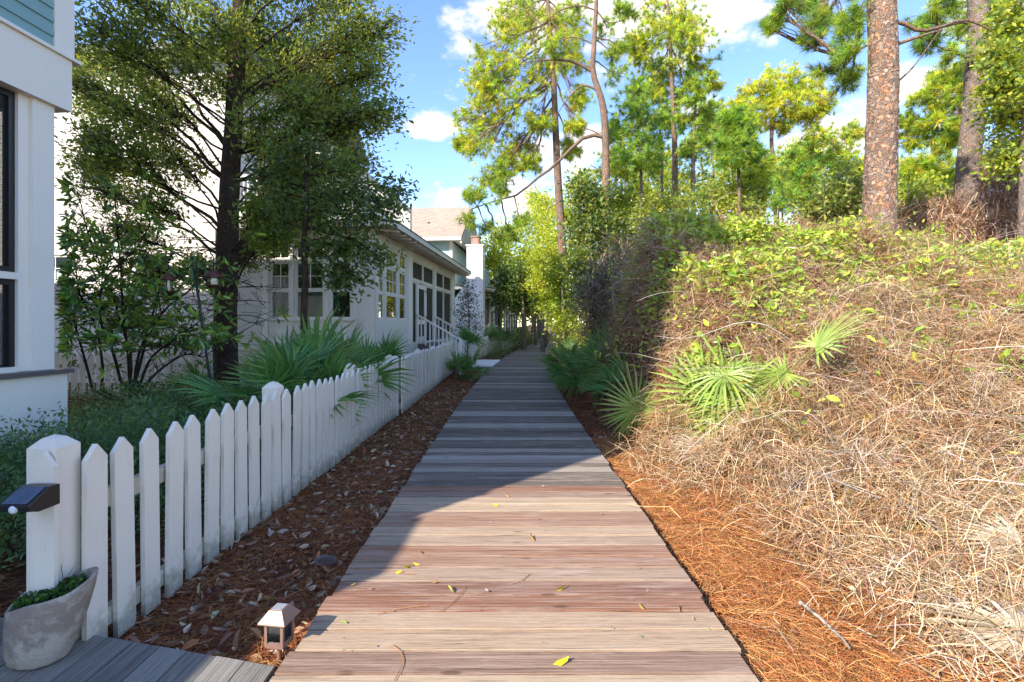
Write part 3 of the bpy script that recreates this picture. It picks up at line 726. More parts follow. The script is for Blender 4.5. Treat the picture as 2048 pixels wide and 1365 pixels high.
def sunroom_house():
    root = empty('sunroom_house', (-3.29, 12.0, -.13), -R(4.35))
    tag(root, 'white shingled house with tall sunroom windows, screened porch and balcony behind the fence', 'house')
    side = lambda u, d, z: (-d, u, z + .13)
    front = lambda u, d, z: (u, d, z + .13)
    Z0, ZT, F = -.13, 3.76, .85
    Lw = 10.1
    # side wall openings
    wins = [(.10, .68), (.86, 1.80), (1.98, 2.62)]; holes = []
    for a, b in wins: holes += [(a, b, 1.57, 2.92), (a, b, 3.0, 3.43)]
    holes += [(3.33, 6.1, F, 3.43), (6.42, 9.3, F, 3.43)]
    wall_grid('wall', 0, Lw, Z0, ZT, holes, .14, side, M['beige'], root)
    for i, (a, b) in enumerate(wins):
        window(side, a, b, 3.0, 3.43, root, 2 if i != 1 else 3, 1, 'sideglass'); window(side, a, b, 2.23, 2.92, root, 2 if i != 1 else 3, 2, 'sideglass'); window(side, a, b, 1.57, 2.225, root, 1, 1, 'sideglass')
    fpart('pilaster', side, 2.78, 3.18, -.03, -.001, F, 3.6, M['white'], root); fpart('pilaster', side, 6.13, 6.38, -.03, -.001, F, 3.6, M['white'], root)
    fpart('pilaster', side, 9.35, 9.7, -.03, -.001, F, 3.6, M['white'], root)
    fpart('head_trim', side, 0.02, Lw, -.022, -.002, 3.60, 3.70, M['white'], root)
    # screened bays
    for (a, b, m_) in ((3.33, 6.1, 4.65), (6.42, 9.3, 7.85)):
        window(side, a, m_ - .03, 2.84, 3.43, root, 1, 1, 'screen', .04, 'beige', .05, 'screen_panel'); window(side, m_ + .03, b, 2.84, 3.43, root, 1, 1, 'screen', .04, 'beige', .05, 'screen_panel')
        fpart('mullion', side, m_ - .03, m_ + .03, .02, .09, 2.84, 3.43, M['beige'], root)
        fpart('transom_rail', side, a, b, -.01, .09, 2.76, 2.839, M['beige'], root)
    window(side, 3.33, 3.85, F, 2.76, root, 1, 1, 'screen', .04, 'beige', .05, 'screen_panel'); window(side, 5.0, 6.1, F, 2.76, root, 1, 1, 'screen', .04, 'beige', .05, 'screen_panel')
    window(side, 6.42, 7.82, F, 2.76, root, 1, 1, 'screen', .04, 'beige', .05, 'screen_panel'); window(side, 7.88, 9.3, F, 2.76, root, 1, 1, 'screen', .04, 'beige', .05, 'screen_panel')
    fpart('mullion', side, 7.82, 7.88, .0, .09, F, 2.76, M['beige'], root)
    for u in (3.85, 4.92): fpart('door_post', side, u, u + .08, -.01, .09, F, 2.76, M['white'], root)
    g = Geo()
    for a, b, c, d in ((3.94, 4.06, F + .02, 2.74), (4.79, 4.91, F + .02, 2.74)): fbox(g, side, a, b, .01, .05, c, d)
    for c, d in ((F + .02, F + .2), (1.45, 1.6), (2.6, 2.74)): fbox(g, side, 4.06, 4.79, .01, .05, c, d)
    dr = g.obj('screen_door', M['white'], root)
    fpart('mesh_panel', side, 4.06, 4.79, .025, .03, 1.6, 2.6, M['screen'], dr); fpart('mesh_panel', side, 4.06, 4.79, .025, .03, F + .2, 1.45, M['screen'], dr)
    for z in (1.0, 1.65, 2.5): fpart('hinge', side, 4.88, 4.93, -.02, -.011, z, z + .09, M['darkmetal'], dr)
    # camera-facing wall
    wf = [(-2.62, -2.12), (-1.98, -1.26), (-1.10, -.58)]; holes = []
    for a, b in wf: holes += [(a, b, 1.57, 2.95), (a, b, 3.02, 3.45)]
    wall_grid('wall', -4.0, 0, Z0, ZT, holes, .14, front, M['white'], root)
    for i, (a, b) in enumerate(wf):
        window(front, a, b, 3.02, 3.45, root, 2, 1); window(front, a, b, 2.27, 2.95, root, 2, 2); window(front, a, b, 1.57, 2.265, root, 1, 1)
        fpart('head_trim', front, a - .05, b + .05, -.02, -.001, 2.951, 3.019, M['white'], root)
        fpart('sill', front, a - .06, b + .06, -.05, -.001, 1.52, 1.569, M['white'], root)
        g = Geo()
        for (u0, u1, z0, z1) in ((a - .02, b + .02, 1.40, 1.43), (a - .02, b + .02, .98, 1.01), (a - .02, a + .02, 1.01, 1.40), (b - .02, b + .02, 1.01, 1.40)): fbox(g, front, u0, u1, -.018, -.001, z0, z1)
        g.obj('panel_moulding', M['white'], root)
    for a, b in ((-2.80, -2.66), (-2.08, -2.02), (-1.22, -1.14), (-.52, -.46), (-.16, -.002)): fpart('pilaster', front, a, b, -.03, -.001, .9, ZT, M['white'], root)
    fpart('corner_trim', front, -.0, .035, -.03, .16, .9, ZT - .01, M['beige'], root)
    fpart('base_trim', front, -2.66, -.0, -.06, -.001, .80, .88, M['greytrim'], root)
    fpart('base_trim', front, -4.0, -2.81, -.06, -.001, .80, .86, M['beige'], root)
    shingle_wall(front, -4.0, -2.81, .88, ZT, root, near=(-3.2, 1.6), limit=150)
    fpart('corner_board', front, -4.16, -4.001, -.04, .8, -.13, ZT, M['white'], root)
    # interior
    g = Geo(); fbox(g, front, -3.9, -.2, 3.0, 3.1, .8, 3.7); g.obj('room_wall', M['interior'], root)
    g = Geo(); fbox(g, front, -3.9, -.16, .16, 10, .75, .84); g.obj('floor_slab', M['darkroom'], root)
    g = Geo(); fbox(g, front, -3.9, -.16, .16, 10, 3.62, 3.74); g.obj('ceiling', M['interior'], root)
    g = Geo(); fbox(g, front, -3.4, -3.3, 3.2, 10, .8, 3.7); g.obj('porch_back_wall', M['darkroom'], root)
    g = Geo(); fbox(g, front, -4.0, 0, Lw - .1, Lw, .0, 3.7); g.obj('end_wall', M['white'], root)
    for (a, b) in ((-2.60, -2.45), (-1.96, -1.86), (-1.08, -.98), (-.66, -.60)):
        g = Geo(); us = np.linspace(a, b, 9)
        for i in range(8):
            v = [front(us[i], .22 + .03 * (i % 2), 1.0), front(us[i + 1], .22 + .03 * ((i + 1) % 2), 1.0), front(us[i + 1], .22 + .03 * ((i + 1) % 2), 3.5), front(us[i], .22 + .03 * (i % 2), 3.5)]; g.add(v, q=[(0, 1, 2, 3)])
        g.obj('curtain', M['curtain'], root)
    for (a, b) in ((.12, .42), (.88, 1.0)):
        g = Geo(); us = np.linspace(a, b, 11)
        for i in range(10):
            v = [side(us[i], .22 + .03 * (i % 2), 1.0), side(us[i + 1], .22 + .03 * ((i + 1) % 2), 1.0), side(us[i + 1], .22 + .03 * ((i + 1) % 2), 3.5), side(us[i], .22 + .03 * (i % 2), 3.5)]; g.add(v, q=[(0, 1, 2, 3)])
        g.obj('curtain', M['curtain'], root)
    # steps and railings
    for k in range(5): fpart('step', side, 3.9, 6.1, -.28 * (5 - k), -.28 * (4 - k), -.13, F - .17 * (4 - k) - .03, M['greytrim'], root)
    for u in (3.75, 6.2):
        rl = fpart('railing_post', side, u, u + .1, -1.45, -1.35, -.13, .98, M['white'], root)
        g = Geo(); v = []
        for uu in (u + .005, u + .095):
            for d, z in ((-1.40, .93), (0, 1.72), (0, 1.78), (-1.40, .99)): v.append(side(uu, d, z))
        g.add(v, q=[(0, 1, 5, 4), (1, 2, 6, 5), (2, 3, 7, 6), (3, 0, 4, 7), (3, 2, 1, 0), (4, 5, 6, 7)]); g.obj('handrail', M['white'], root)
        for k in range(9):
            d = -.14 * (k + 1); zz = 1.72 + d * .79 / 1.4
            fpart('baluster', side, u + .03, u + .07, d - .018, d + .018, max(-.1, zz - .78), zz, M['white'], root)
    # eaves, roof deck and balustrade
    eave(side, -.45, Lw + .5, .62, ZT + .05, .10, root, M['beige'], M['roof_grey'], M['white'])
    eave(front, -4.0, .28, .45, ZT + .05, .08, root, M['white'], M['roof_grey'], M['white'])
    rafters(side, .0, Lw + .4, .52, .62, ZT + .045, .10, root, M['white'])
    g = Geo(); fbox(g, front, -4.0, -.05, .0, Lw, ZT + .002, ZT + .12); g.obj('roof_deck', M['roof_grey'], root)
    fpart('parapet', side, 0.2, 4.2, .32, .40, ZT + .12, 4.42, M['white'], root)
    fpart('balcony_rail', side, 0.2, 4.24, .29, .39, 5.08, 5.17, M['white'], root); fpart('balcony_rail', side, 0.2, 4.2, .32, .37, 4.421, 4.48, M['white'], root)
    for u in np.arange(.3, 4.1, .115): fpart('baluster', side, u, u + .035, .33, .36, 4.48, 5.08, M['white'], root)
    fpart('railing_post', side, 4.08, 4.22, .28, .42, 4.1, 5.24, M['white'], root); fpart('railing_post', side, .12, .26, .28, .42, 4.1, 5.24, M['white'], root)
    fpart('balcony_rail', front, -3.9, -.4, .2, .28, 5.08, 5.17, M['white'], root)
    for u in np.arange(-3.8, -.45, .115): fpart('baluster', front, u, u + .035, .22, .25, 4.42, 5.08, M['white'], root)
    fpart('parapet', front, -4.0, -.42, .2, .28, ZT + .12, 4.42, M['white'], root)
    # upper set-back storey
    g = Geo(); fbox(g, front, -9, -2.6, 2.6, 9.5, 3.9, 6.3); g.obj('upper_wall', M['shingle'], root)
    fpart('cornice', front, -9, -2.5, 2.5, 9.6, 6.3, 6.5, M['white'], root)
    # main block, shingled, tall
    hl = [(-6.6, -5.85, 1.9, 3.3), (-9.6, -8.7, 1.9, 3.3), (-8.4, -7.5, 5.2, 6.8)]
    mf = lambda u, d, z: (u, d + .8, z + .13)
    wall_grid('wall', -15, -4.17, -.13, 8.6, hl, .2, mf, M['shingle'], root)
    for h in hl: window(mf, h[0], h[1], h[2], (h[2] + h[3]) / 2, root, 1, 1, 'sideglass'); window(mf, h[0], h[1], (h[2] + h[3]) / 2, h[3], root, 2, 2, 'sideglass')
    shingle_wall(mf, -14.9, -4.17, .6, 8.5, root, exp=.16, wid=.22, holes=hl, near=(-5.2, 1.5), limit=150, seed=5)
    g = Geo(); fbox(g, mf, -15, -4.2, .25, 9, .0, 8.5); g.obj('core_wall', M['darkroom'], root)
    g = Geo(); fbox(g, mf, -4.4, -4.165, .2, 9, 3.9, 8.6); g.obj('main_side_wall', M['shingle'], root)
    g = Geo(); g.prism([(.3, 8.6), (4.8, 11.0), (9.6, 8.6), (9.6, 8.75), (4.8, 11.2), (.3, 8.75)], -15.4, -3.7, 'x'); g.obj('roof', M['roof_grey'], root)
sunroom_house()

# ---- third house: gable, chimney, porch
def chimney_house():
    root = empty('chimney_house', (-1.58, 27.0, -.13), -R(5.0)); 
    tag(root, 'distant house with tan gable roof, blue gable end, tall white chimney and small screened porch', 'house')
    side = lambda u, d, z: (-d, u, z + .13)
    front = lambda u, d, z: (u, d, z + .13)
    ch = fpart('chimney', front, -.88, 0, 0, .9, -.13, 5.72, M['stucco'], root)
    fpart('chimney_cap', front, -.93, .05, -.05, .95, 5.72, 5.80, M['stucco'], ch)
    fpart('chimney_brick', front, -.66, -.22, .2, .7, 5.80, 6.22, M['brick'], ch)
    fpart('chimney_cap', front, -.70, -.18, .16, .74, 6.22, 6.30, M['brick'], ch)
    g = Geo(); g.prism([(-1.75, -0.), (-.88, -0.), (-.88, 3.9), (-1.75, 2.75)], .05, .8, 'y'); g.obj('chimney_shoulder', M['stucco'], root)
    # body
    g = Geo(); fbox(g, front, -9, -1.95, 1.2, 7.6, -.13, 6.2); g.obj('wall', M['teal2'], root)
    s2 = lambda u, d, z: (-1.95 - d, u, z + .13)
    f2_ = lambda u, d, z: (u, 1.2 + d, z + .13)
    clapboards(s2, 1.35, 7.6, 3.9, 6.1, .16, M['teal2'], root)
    clapboards(f2_, -8.9, -2.1, 3.9, 6.1, .16, M['teal2'], root)
    fpart('corner_board', f2_, -2.09, -1.92, -.03, .16, -.13, 6.2, M['white'], root)
    # roof with ridge across, overhanging gable
    ym, ye0, ye1 = 4.4, .6, 8.2
    g = Geo(); g.prism([(ye0, 6.28), (ym, 8.85), (ye1, 6.28), (ye1, 6.42), (ym, 9.02), (ye0, 6.42)], -9.3, -1.3, 'x'); 
    o = g.obj('roof', M['roof_tan'], root)
    g = Geo(); g.prism([(ye0 + .05, 6.26), (ym, 8.83), (ye1 - .05, 6.26), (ye1 - .05, 6.12), (ym, 8.68), (ye0 + .05, 6.12)], -1.36, -1.28, 'x'); g.obj('rake_board', M['white'], root)
    g = Geo(); g.prism([(1.3, 6.33), (7.5, 6.33), (ym, 8.6)], -1.94, -1.80, 'x'); g.obj('gable', M['blue'], root)
    for k in range(22):
        yy = 1.6 + k * .26; h = 6.33 + max(0, (yy - 1.3) if yy < ym else (7.5 - yy)) * .68
        if h > 6.45: fpart('batten', s2, yy, yy + .04, -.19, -.151, 6.34, h, M['blue'], root)
    fpart('fascia', f2_, -9.2, -1.3, -.62, -.58, 6.16, 6.34, M['white'], root)
    g = Geo(); fbox(g, front, -9.2, -1.3, .62, 8.1, 6.2, 6.26); g.obj('soffit', M['white'], root)
    # porch wing
    pw = lambda u, d, z: (-.05 - d, u + .95, z + .13)
    Lp = 9.2
    holes = [(.3, 2.3, .85, 3.0), (2.7, 4.4, .85, 3.0), (4.8, 7.0, .85, 3.0), (7.3, 8.9, .85, 3.0)]
    wall_grid('wall', 0, Lp, -.13, 3.45, holes, .14, pw, M['beige'], root)
    for i, h in enumerate(holes):
        if i == 1:
            window(pw, h[0], h[1], 2.5, h[3], root, 1, 1, 'screen', .06, 'white', .05, 'screen_panel'); w = window(pw, h[0] + .2, h[1] - .2, h[2], 2.45, root, 1, 1, 'screen', .14, 'white', .05, 'screen_door')
        else: window(pw, h[0], h[1], h[2], h[3], root, 2, 1, 'screen', .05, 'white', .05, 'screen_panel'); fpart('rail', pw, h[0], h[1], .0, .07, 1.35, 1.42, M['white'], root)
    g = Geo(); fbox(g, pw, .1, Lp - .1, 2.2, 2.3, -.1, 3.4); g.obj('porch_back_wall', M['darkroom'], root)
    g = Geo(); fbox(g, pw, -.0, Lp, .2, 7, 3.45, 3.6); g.obj('roof_deck', M['roof_grey'], root)
    eave(pw, -.1, Lp + .4, .55, 3.50, .12, root, M['beige'], M['roof_grey'], M['white'])
    rafters(pw, .2, Lp + .3, .7, .55, 3.49, .12, root, M['white'])
    fpart('parapet', pw, .2, 6.0, .5, .56, 3.6, 4.9, M['white'], root)
    fpart('balcony_rail', pw, .1, 6.1, .44, .56, 4.9, 5.0, M['white'], root)
    for u in np.arange(.25, 6, .2): fpart('batten', pw, u, u + .06, .46, .499, 3.7, 4.9, M['teal2'], root)
chimney_house()
def last_house():
    root = empty('cottage', (-.55, 39.5, -.13), -R(7.0)); tag(root, 'farthest white cottage with grey roof and row of screened openings', 'house')
    pw = lambda u, d, z: (-d, u, z + .13)
    holes = [(.4 + k * 1.7, 1.8 + k * 1.7, .7, 2.5) for k in range(5)]
    wall_grid('wall', 0, 9, -.13, 2.85, holes, .14, pw, M['stucco'], root)
    for h in holes: window(pw, h[0], h[1], h[2], h[3], root, 1, 1, 'screen', .08, 'white', .05, 'screen_panel')
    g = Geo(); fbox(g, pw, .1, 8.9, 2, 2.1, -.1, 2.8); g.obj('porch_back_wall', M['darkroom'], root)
    fpart('blue_wall', pw, -1.8, -.01, 0.3, 5, -.13, 3.2, M['blue'], root)
    eave(pw, -2.2, 9.4, .6, 2.95, .2, root, M['white'], M['roof_grey'], M['white'])
    g = Geo(); fbox(g, pw, -1.5, 8.5, 1.4, 7, 2.8, 4.9); g.obj('upper_wall', M['teal2'], root)
    g = Geo(); g.prism([(.9, 4.8), (-3.6, 7.4), (-8, 4.8), (-8, 4.95), (-3.6, 7.6), (.9, 4.95)][::-1], -2.0, 9, 'y', Matrix.Translation((-1.6, 0, .13))); g.obj('roof', M['roof_grey'], root)
last_house()

# ---------------------------------------------------------------- vegetation builders
def spline(P, n):
    P = np.asarray([tuple(p) for p in P], dtype=float); m = len(P)
    if m < 3: t = np.linspace(0, 1, n)[:, None]; return P[0] * (1 - t) + P[-1] * t
    Q = np.vstack([2 * P[0] - P[1], P, 2 * P[-1] - P[-2]]); out_ = []
    for u in np.linspace(0, m - 1 - 1e-6, n):
        i = int(u); f = u - i; a, b, c, d = Q[i:i + 4]
        out_.append(.5 * ((2 * b) + (-a + c) * f + (2 * a - 5 * b + 4 * c - d) * f * f + (-a + 3 * b - 3 * c + d) * f ** 3))
    return np.array(out_)
def limb(a, b, sag, n=9, w=.04):
    t = np.linspace(0, 1, n)[:, None]; a = np.array(a, float); b = np.array(b, float); L = np.linalg.norm(b - a)
    p = a * (1 - t) + b * t + np.array([0, 0, 1.]) * sag * L * 4 * t * (1 - t)
    p[1:-1] += rng.normal(size=(n - 2, 3)) * w * L * .35
    return p
NG = [(.30, .43, .04), (.37, .48, .045), (.43, .52, .05), (.18, .32, .05)]
NGY = [(.52, .58, .04), (.60, .62, .045), (.40, .50, .045), (.62, .58, .07)]
NGD = [(.15, .30, .05), (.20, .37, .05), (.27, .42, .05)]
def tufts(g, C, D, k, L, w, cols):
    n = len(C); P = np.repeat(C, k, 0); D = unit(np.repeat(unit(D), k, 0) * .85 + rng.normal(size=(n * k, 3)) * .62 + np.array([0, 0, .12]))
    P = P + D * .01
    LL = L * (.7 + .5 * rng.random((n * k, 1))); S = unit(np.cross(D, rng.normal(size=(n * k, 3)))) * w / 2
    droop = np.array([0, 0, -1.]) * LL * .12
    v = np.stack([P - S, P + S, P + D * LL + droop], 1).reshape(-1, 3)
    c = np.repeat(np.repeat(pal(n, cols, .16), k, 0) * (1 + .12 * rng.normal(size=(n * k, 1))), 3, 0)
    g.add(v, t=np.arange(n * k * 3).reshape(-1, 3), c=np.clip(c, .004, .9))
def pine_geo(trunk, r0, r1, clumps, cols, L=.2, w=.014, k=26, per=9, tsides=10, bare=(), tube_jit=.05, dens=1.0):
    """trunk: points; clumps: (centre, radii, attach parameter 0..1). Returns wood and needle geometry"""
    wood, ndl = Geo(), Geo()
    T = spline(trunk, 26); rad = r0 + (r1 - r0) * np.linspace(0, 1, 26) ** 1.1
    wood.tube(T, rad, tsides, jit=tube_jit * .6)
    for c, rr, at in clumps:
        c = np.array(c, float); rr = np.array(rr, float)
        i = min(25, max(0, int(at * 25))); a = T[i]
        if bare:
            bp = np.vstack([spline(b[0], 24)[8:] for b in bare]); dd = np.linalg.norm(bp - c, axis=1); j_ = int(np.argmin(dd))
            if dd[j_] < .75 * np.linalg.norm(c - a): a = bp[j_]
        ll = np.linalg.norm(c - a); lr = max(.012, min(rad[i] * .45, .018 + .013 * ll))
        lp = limb(a, c, random.uniform(-.03, .10), 9); wood.tube(lp, np.linspace(lr, lr * .4, 9), 5, cap=False)
        m = int(max(3, per * dens)); pts, _ = ellips(m, c, rr)
        for q in pts:
            j = random.randint(4, 8); tw = limb(lp[j], q, .08, 5, .05); wood.tube(tw, np.linspace(lr * .3, .005, 5), 3, cap=False)
            d = q - lp[j]; dn = d / (np.linalg.norm(d) + 1e-6)
            kk = random.randint(4, 7); Q = q + rng.normal(size=(kk, 3)) * np.array(rr) * .24; Q[:, 2] += .05
            Q[0] = q
            tufts(ndl, Q, np.tile(dn, (kk, 1)) * .6 + rng.normal(size=(kk, 3)) * .45 + (0, 0, .35), k, L, w, cols)
            for s in Q[1:]: wood.tube(np.array([tw[3], s]), [.007, .004], 3, cap=False)
    for b in bare:
        P = spline(b[0], 12); wood.tube(P, np.linspace(b[1], b[2], 12), 6, cap=False)
    return wood, ndl
def place_tree(name, label, cat, wood, ndl, mw, ml, group=None, partname='crown', twn='trunk'):
    base = wood.v[0][0].copy() if wood is not None else np.zeros(3)
    root = empty(name, tuple(float(t) for t in base)); tag(root, label, cat, group)
    for g_ in (wood, ndl):
        if g_ is not None and g_.n: g_.v = [v - base.astype(np.float32) for v in g_.v]
    if wood is not None: wood.obj(twn, mw, root, True)
    if ndl is not None and ndl.n: ndl.obj(partname, ml, root)
    return root
def CL(lst, Y, dep=.8, T=None):
    """clumps from picture measures: (px, py, r_px, attach)"""
    o = []
    for px, py, r, at in lst:
        y_ = Y + random.uniform(-dep, dep); rr = r / 1000 * Y * 1.15
        o.append((W(px, py, y_), (rr, rr, rr * .85), at))
    return o
def dot(pts, Y): return [W(a, b, Y) for a, b in pts]

# ---- the two tall pines by the path
t = dot([(1134, 640), (1125, 500), (1117, 380), (1112, 280), (1108, 180), (1102, 90), (1096, 10), (1092, -40)], 21)
t[0].z = float(gh(t[0].x, 21)) - .1
cl = CL([(1010, 90, 42, .82), (975, 140, 36, .78), (1035, 140, 40, .8), (985, 200, 38, .72), (945, 240, 34, .66), (955, 285, 34, .62), (1000, 260, 38, .66), (1040, 210, 40, .72), (1060, 60, 44, .88), (1100, 30, 46, .94), (1140, 50, 40, .9),
         (1150, 120, 34, .82), (1120, 90, 40, .88), (1150, 200, 22, .7), (1045, 300, 30, .58), (1010, 330, 30, .55), (985, 360, 28, .52), (1075, 150, 34, .78), (960, 180, 30, .74), (1020, 30, 34, .9), (1140, 300, 18, .55), (1060, 330, 20, .55), (1150, 255, 16, .6),
         (925, 290, 16, .6), (1080, 250, 26, .64)], 21, 1.3)
w_, n_ = pine_geo(t, .19, .06, cl, NGY + NG[:2], .25, .017, 30, 17, tsides=10, dens=1.3)
place_tree('pine_tree', 'slender pine with bright lime needles leaning its crown to the left over the path', 'tree', w_, n_, M['bark_pine'], M['needles'])
t = dot([(1206, 640), (1207, 520), (1211, 420), (1212, 330), (1210, 250), (1203, 200), (1186, 145), (1188, 90), (1192, 20), (1196, -60)], 18)
t[0].z = float(gh(t[0].x, 18)) - .1
cl = CL([(960, 405, 22, .42), (935, 440, 20, .42), (975, 460, 18, .42), (1000, 380, 22, .45), (1020, 470, 18, .42), (1040, 440, 18, .42), (1240, 20, 18, .9), (1260, 25, 14, .9), (1225, 110, 18, .8), (1245, 95, 16, .8), (1230, 150, 18, .74), (1205, 60, 18, .86), (1050, 20, 30, .92), (1010, 350, 26, .45),
         (1150, 10, 26, .95), (1000, 480, 14, .4), (945, 395, 16, .42), (1110, 95, 20, .8)], 18, .5)
bare = [(dot([(1211, 275), (1175, 272), (1140, 300), (1105, 335), (1070, 360), (1035, 390), (990, 402), (940, 420)], 18), .075, .018),
        (dot([(1203, 185), (1165, 172), (1130, 205), (1115, 230)], 18), .045, .012), (dot([(1188, 145), (1150, 125), (1100, 120), (1050, 125)], 18), .07, .012),
        (dot([(1188, 20), (1160, 12), (1120, 22), (1085, 50)], 18), .03, .01), (dot([(1192, 20), (1215, 45), (1245, 40), (1285, 5)], 18), .03, .01), (dot([(1190, 90), (1150, 75), (1110, 85)], 18), .03, .01),
        (dot([(1211, 275), (1180, 260), (1160, 258)], 18), .03, .01), (dot([(1210, 350), (1190, 335), (1180, 332)], 18), .02, .008)]
w_, n_ = pine_geo(t, .17, .06, cl, NG, .24, .015, 24, 9, bare=bare)
place_tree('pine_tree', 'crooked pine whose long bare limb sweeps left and down above the path', 'tree', w_, n_, M['bark_pine'], M['needles'])

# ---- the big plated pine on the mound
Yb = 8.2
t = dot([(1757, 520), (1759, 440), (1760, 360), (1763, 280), (1766, 190), (1766, 100), (1764, 20), (1762, -60), (1760, -160)], Yb)
t[0].z = float(gh(t[0].x, Yb)) - .3
cl = CL([(1650, 40, 36, .98), (1625, 85, 30, .98), (1690, 70, 34, .96), (1690, 120, 30, .92), (1660, 140, 26, .9), (1700, 165, 24, .86), (1560, 30, 20, 1.), (1720, 20, 30, 1.), (1545, 60, 14, 1.), (1835, 50, 28, .98), (1870, 20, 30, .99), (1855, 90, 18, .95), (1640, 20, 30, 1.), (1600, 10, 26, 1)], Yb + .6, .6)
bare = [(dot([(1766, 60), (1800, 45), (1838, 62), (1880, 55), (1930, 40), (1980, 60)], Yb), .04, .015), (dot([(1766, 100), (1805, 85), (1850, 70), (1885, 60)], Yb), .035, .012),
        (dot([(1768, 190), (1800, 160), (1830, 130), (1880, 60)], Yb + .5), .02, .008), (dot([(1758, 80), (1720, 100), (1690, 130), (1660, 195)], Yb + .3), .02, .006)]
w_, n_ = pine_geo(t, .24, .18, cl, NG + NGD, .17, .007, 40, 10, tsides=48, bare=bare, tube_jit=.05)
pine_big = place_tree('pine_tree', 'stout pine trunk with orange plated bark rising from the top of the mound', 'tree', w_, n_, M['bark_pine'], M['needles'])
# bark plates on the big trunk
g = Geo(); T = spline(t, 120)
for k in range(1900):
    u = random.random() * .93; i = int(u * 119); p = T[i] + (T[i + 1] - T[i]) * random.random(); r = .24 + (.18 - .24) * u ** 1.1; a = random.uniform(0, 2 * math.pi)
    nrm = np.array([math.cos(a), math.sin(a), 0]); tn = np.array([-math.sin(a), math.cos(a), 0]); up = np.array([0, 0, 1.])
    s1 = random.uniform(.015, .04); s2 = random.uniform(.015, .05); h = random.uniform(.003, .011); c0 = p + nrm * (r * .985)
    ang = sorted(random.uniform(0, 6.28) for _ in range(6)); ring = [c0 + tn * s1 * math.cos(b) + up * s2 * math.sin(b) for b in ang]
    top = [c0 + nrm * h + (q - c0) * .8 for q in ring]; v = ring + top; cc = random.choice([(.30, .22, .17), (.24, .18, .14), (.44, .21, .11), (.38, .28, .21), (.14, .10, .08)])
    v = np.array(v) - np.array(pine_big.location); g.add(v, q=[(j, (j + 1) % 6, 6 + (j + 1) % 6, 6 + j) for j in range(6)], t=[(6, 6 + j, 6 + j + 1) for j in range(1, 5)], c=cc)
tag(g.obj('bark_plates', M['twig'], pine_big), kind='stuff')
Yc = 11.0
t = dot([(1925, 470), (1935, 380), (1940, 300), (1948, 220), (1952, 130), (1957, 50), (1955, -20), (1960, -120)], Yc)
cl = CL([(1960, 20, 34, .9), (2000, 40, 36, .85), (1900, 10, 30, .92), (1925, 60, 26, .85), (1985, 100, 24, .75), (1915, 110, 20, .8)], Yc + .4, .6)
bare = [(dot([(1950, 125), (1915, 105), (1880, 95), (1857, 84)], Yc - .2), .045, .012), (dot([(1955, 75), (1935, 45), (1900, 50), (1850, 62), (1810, 40)], Yc), .05, .012), (dot([(1953, 60), (1972, 40), (1975, 0), (1972, -30)], Yc), .05, .03), (dot([(1985, 130), (1975, 60), (1960, 0)], Yc), .04, .02)]
w_, n_ = pine_geo(t, .235, .15, cl, NG, .18, .009, 34, 10, tsides=18, bare=bare)
place_tree('pine_tree', 'dark pine trunk at the far right with a broken bare branch pointing left', 'tree', w_, n_, M['bark_thin'], M['needles'])

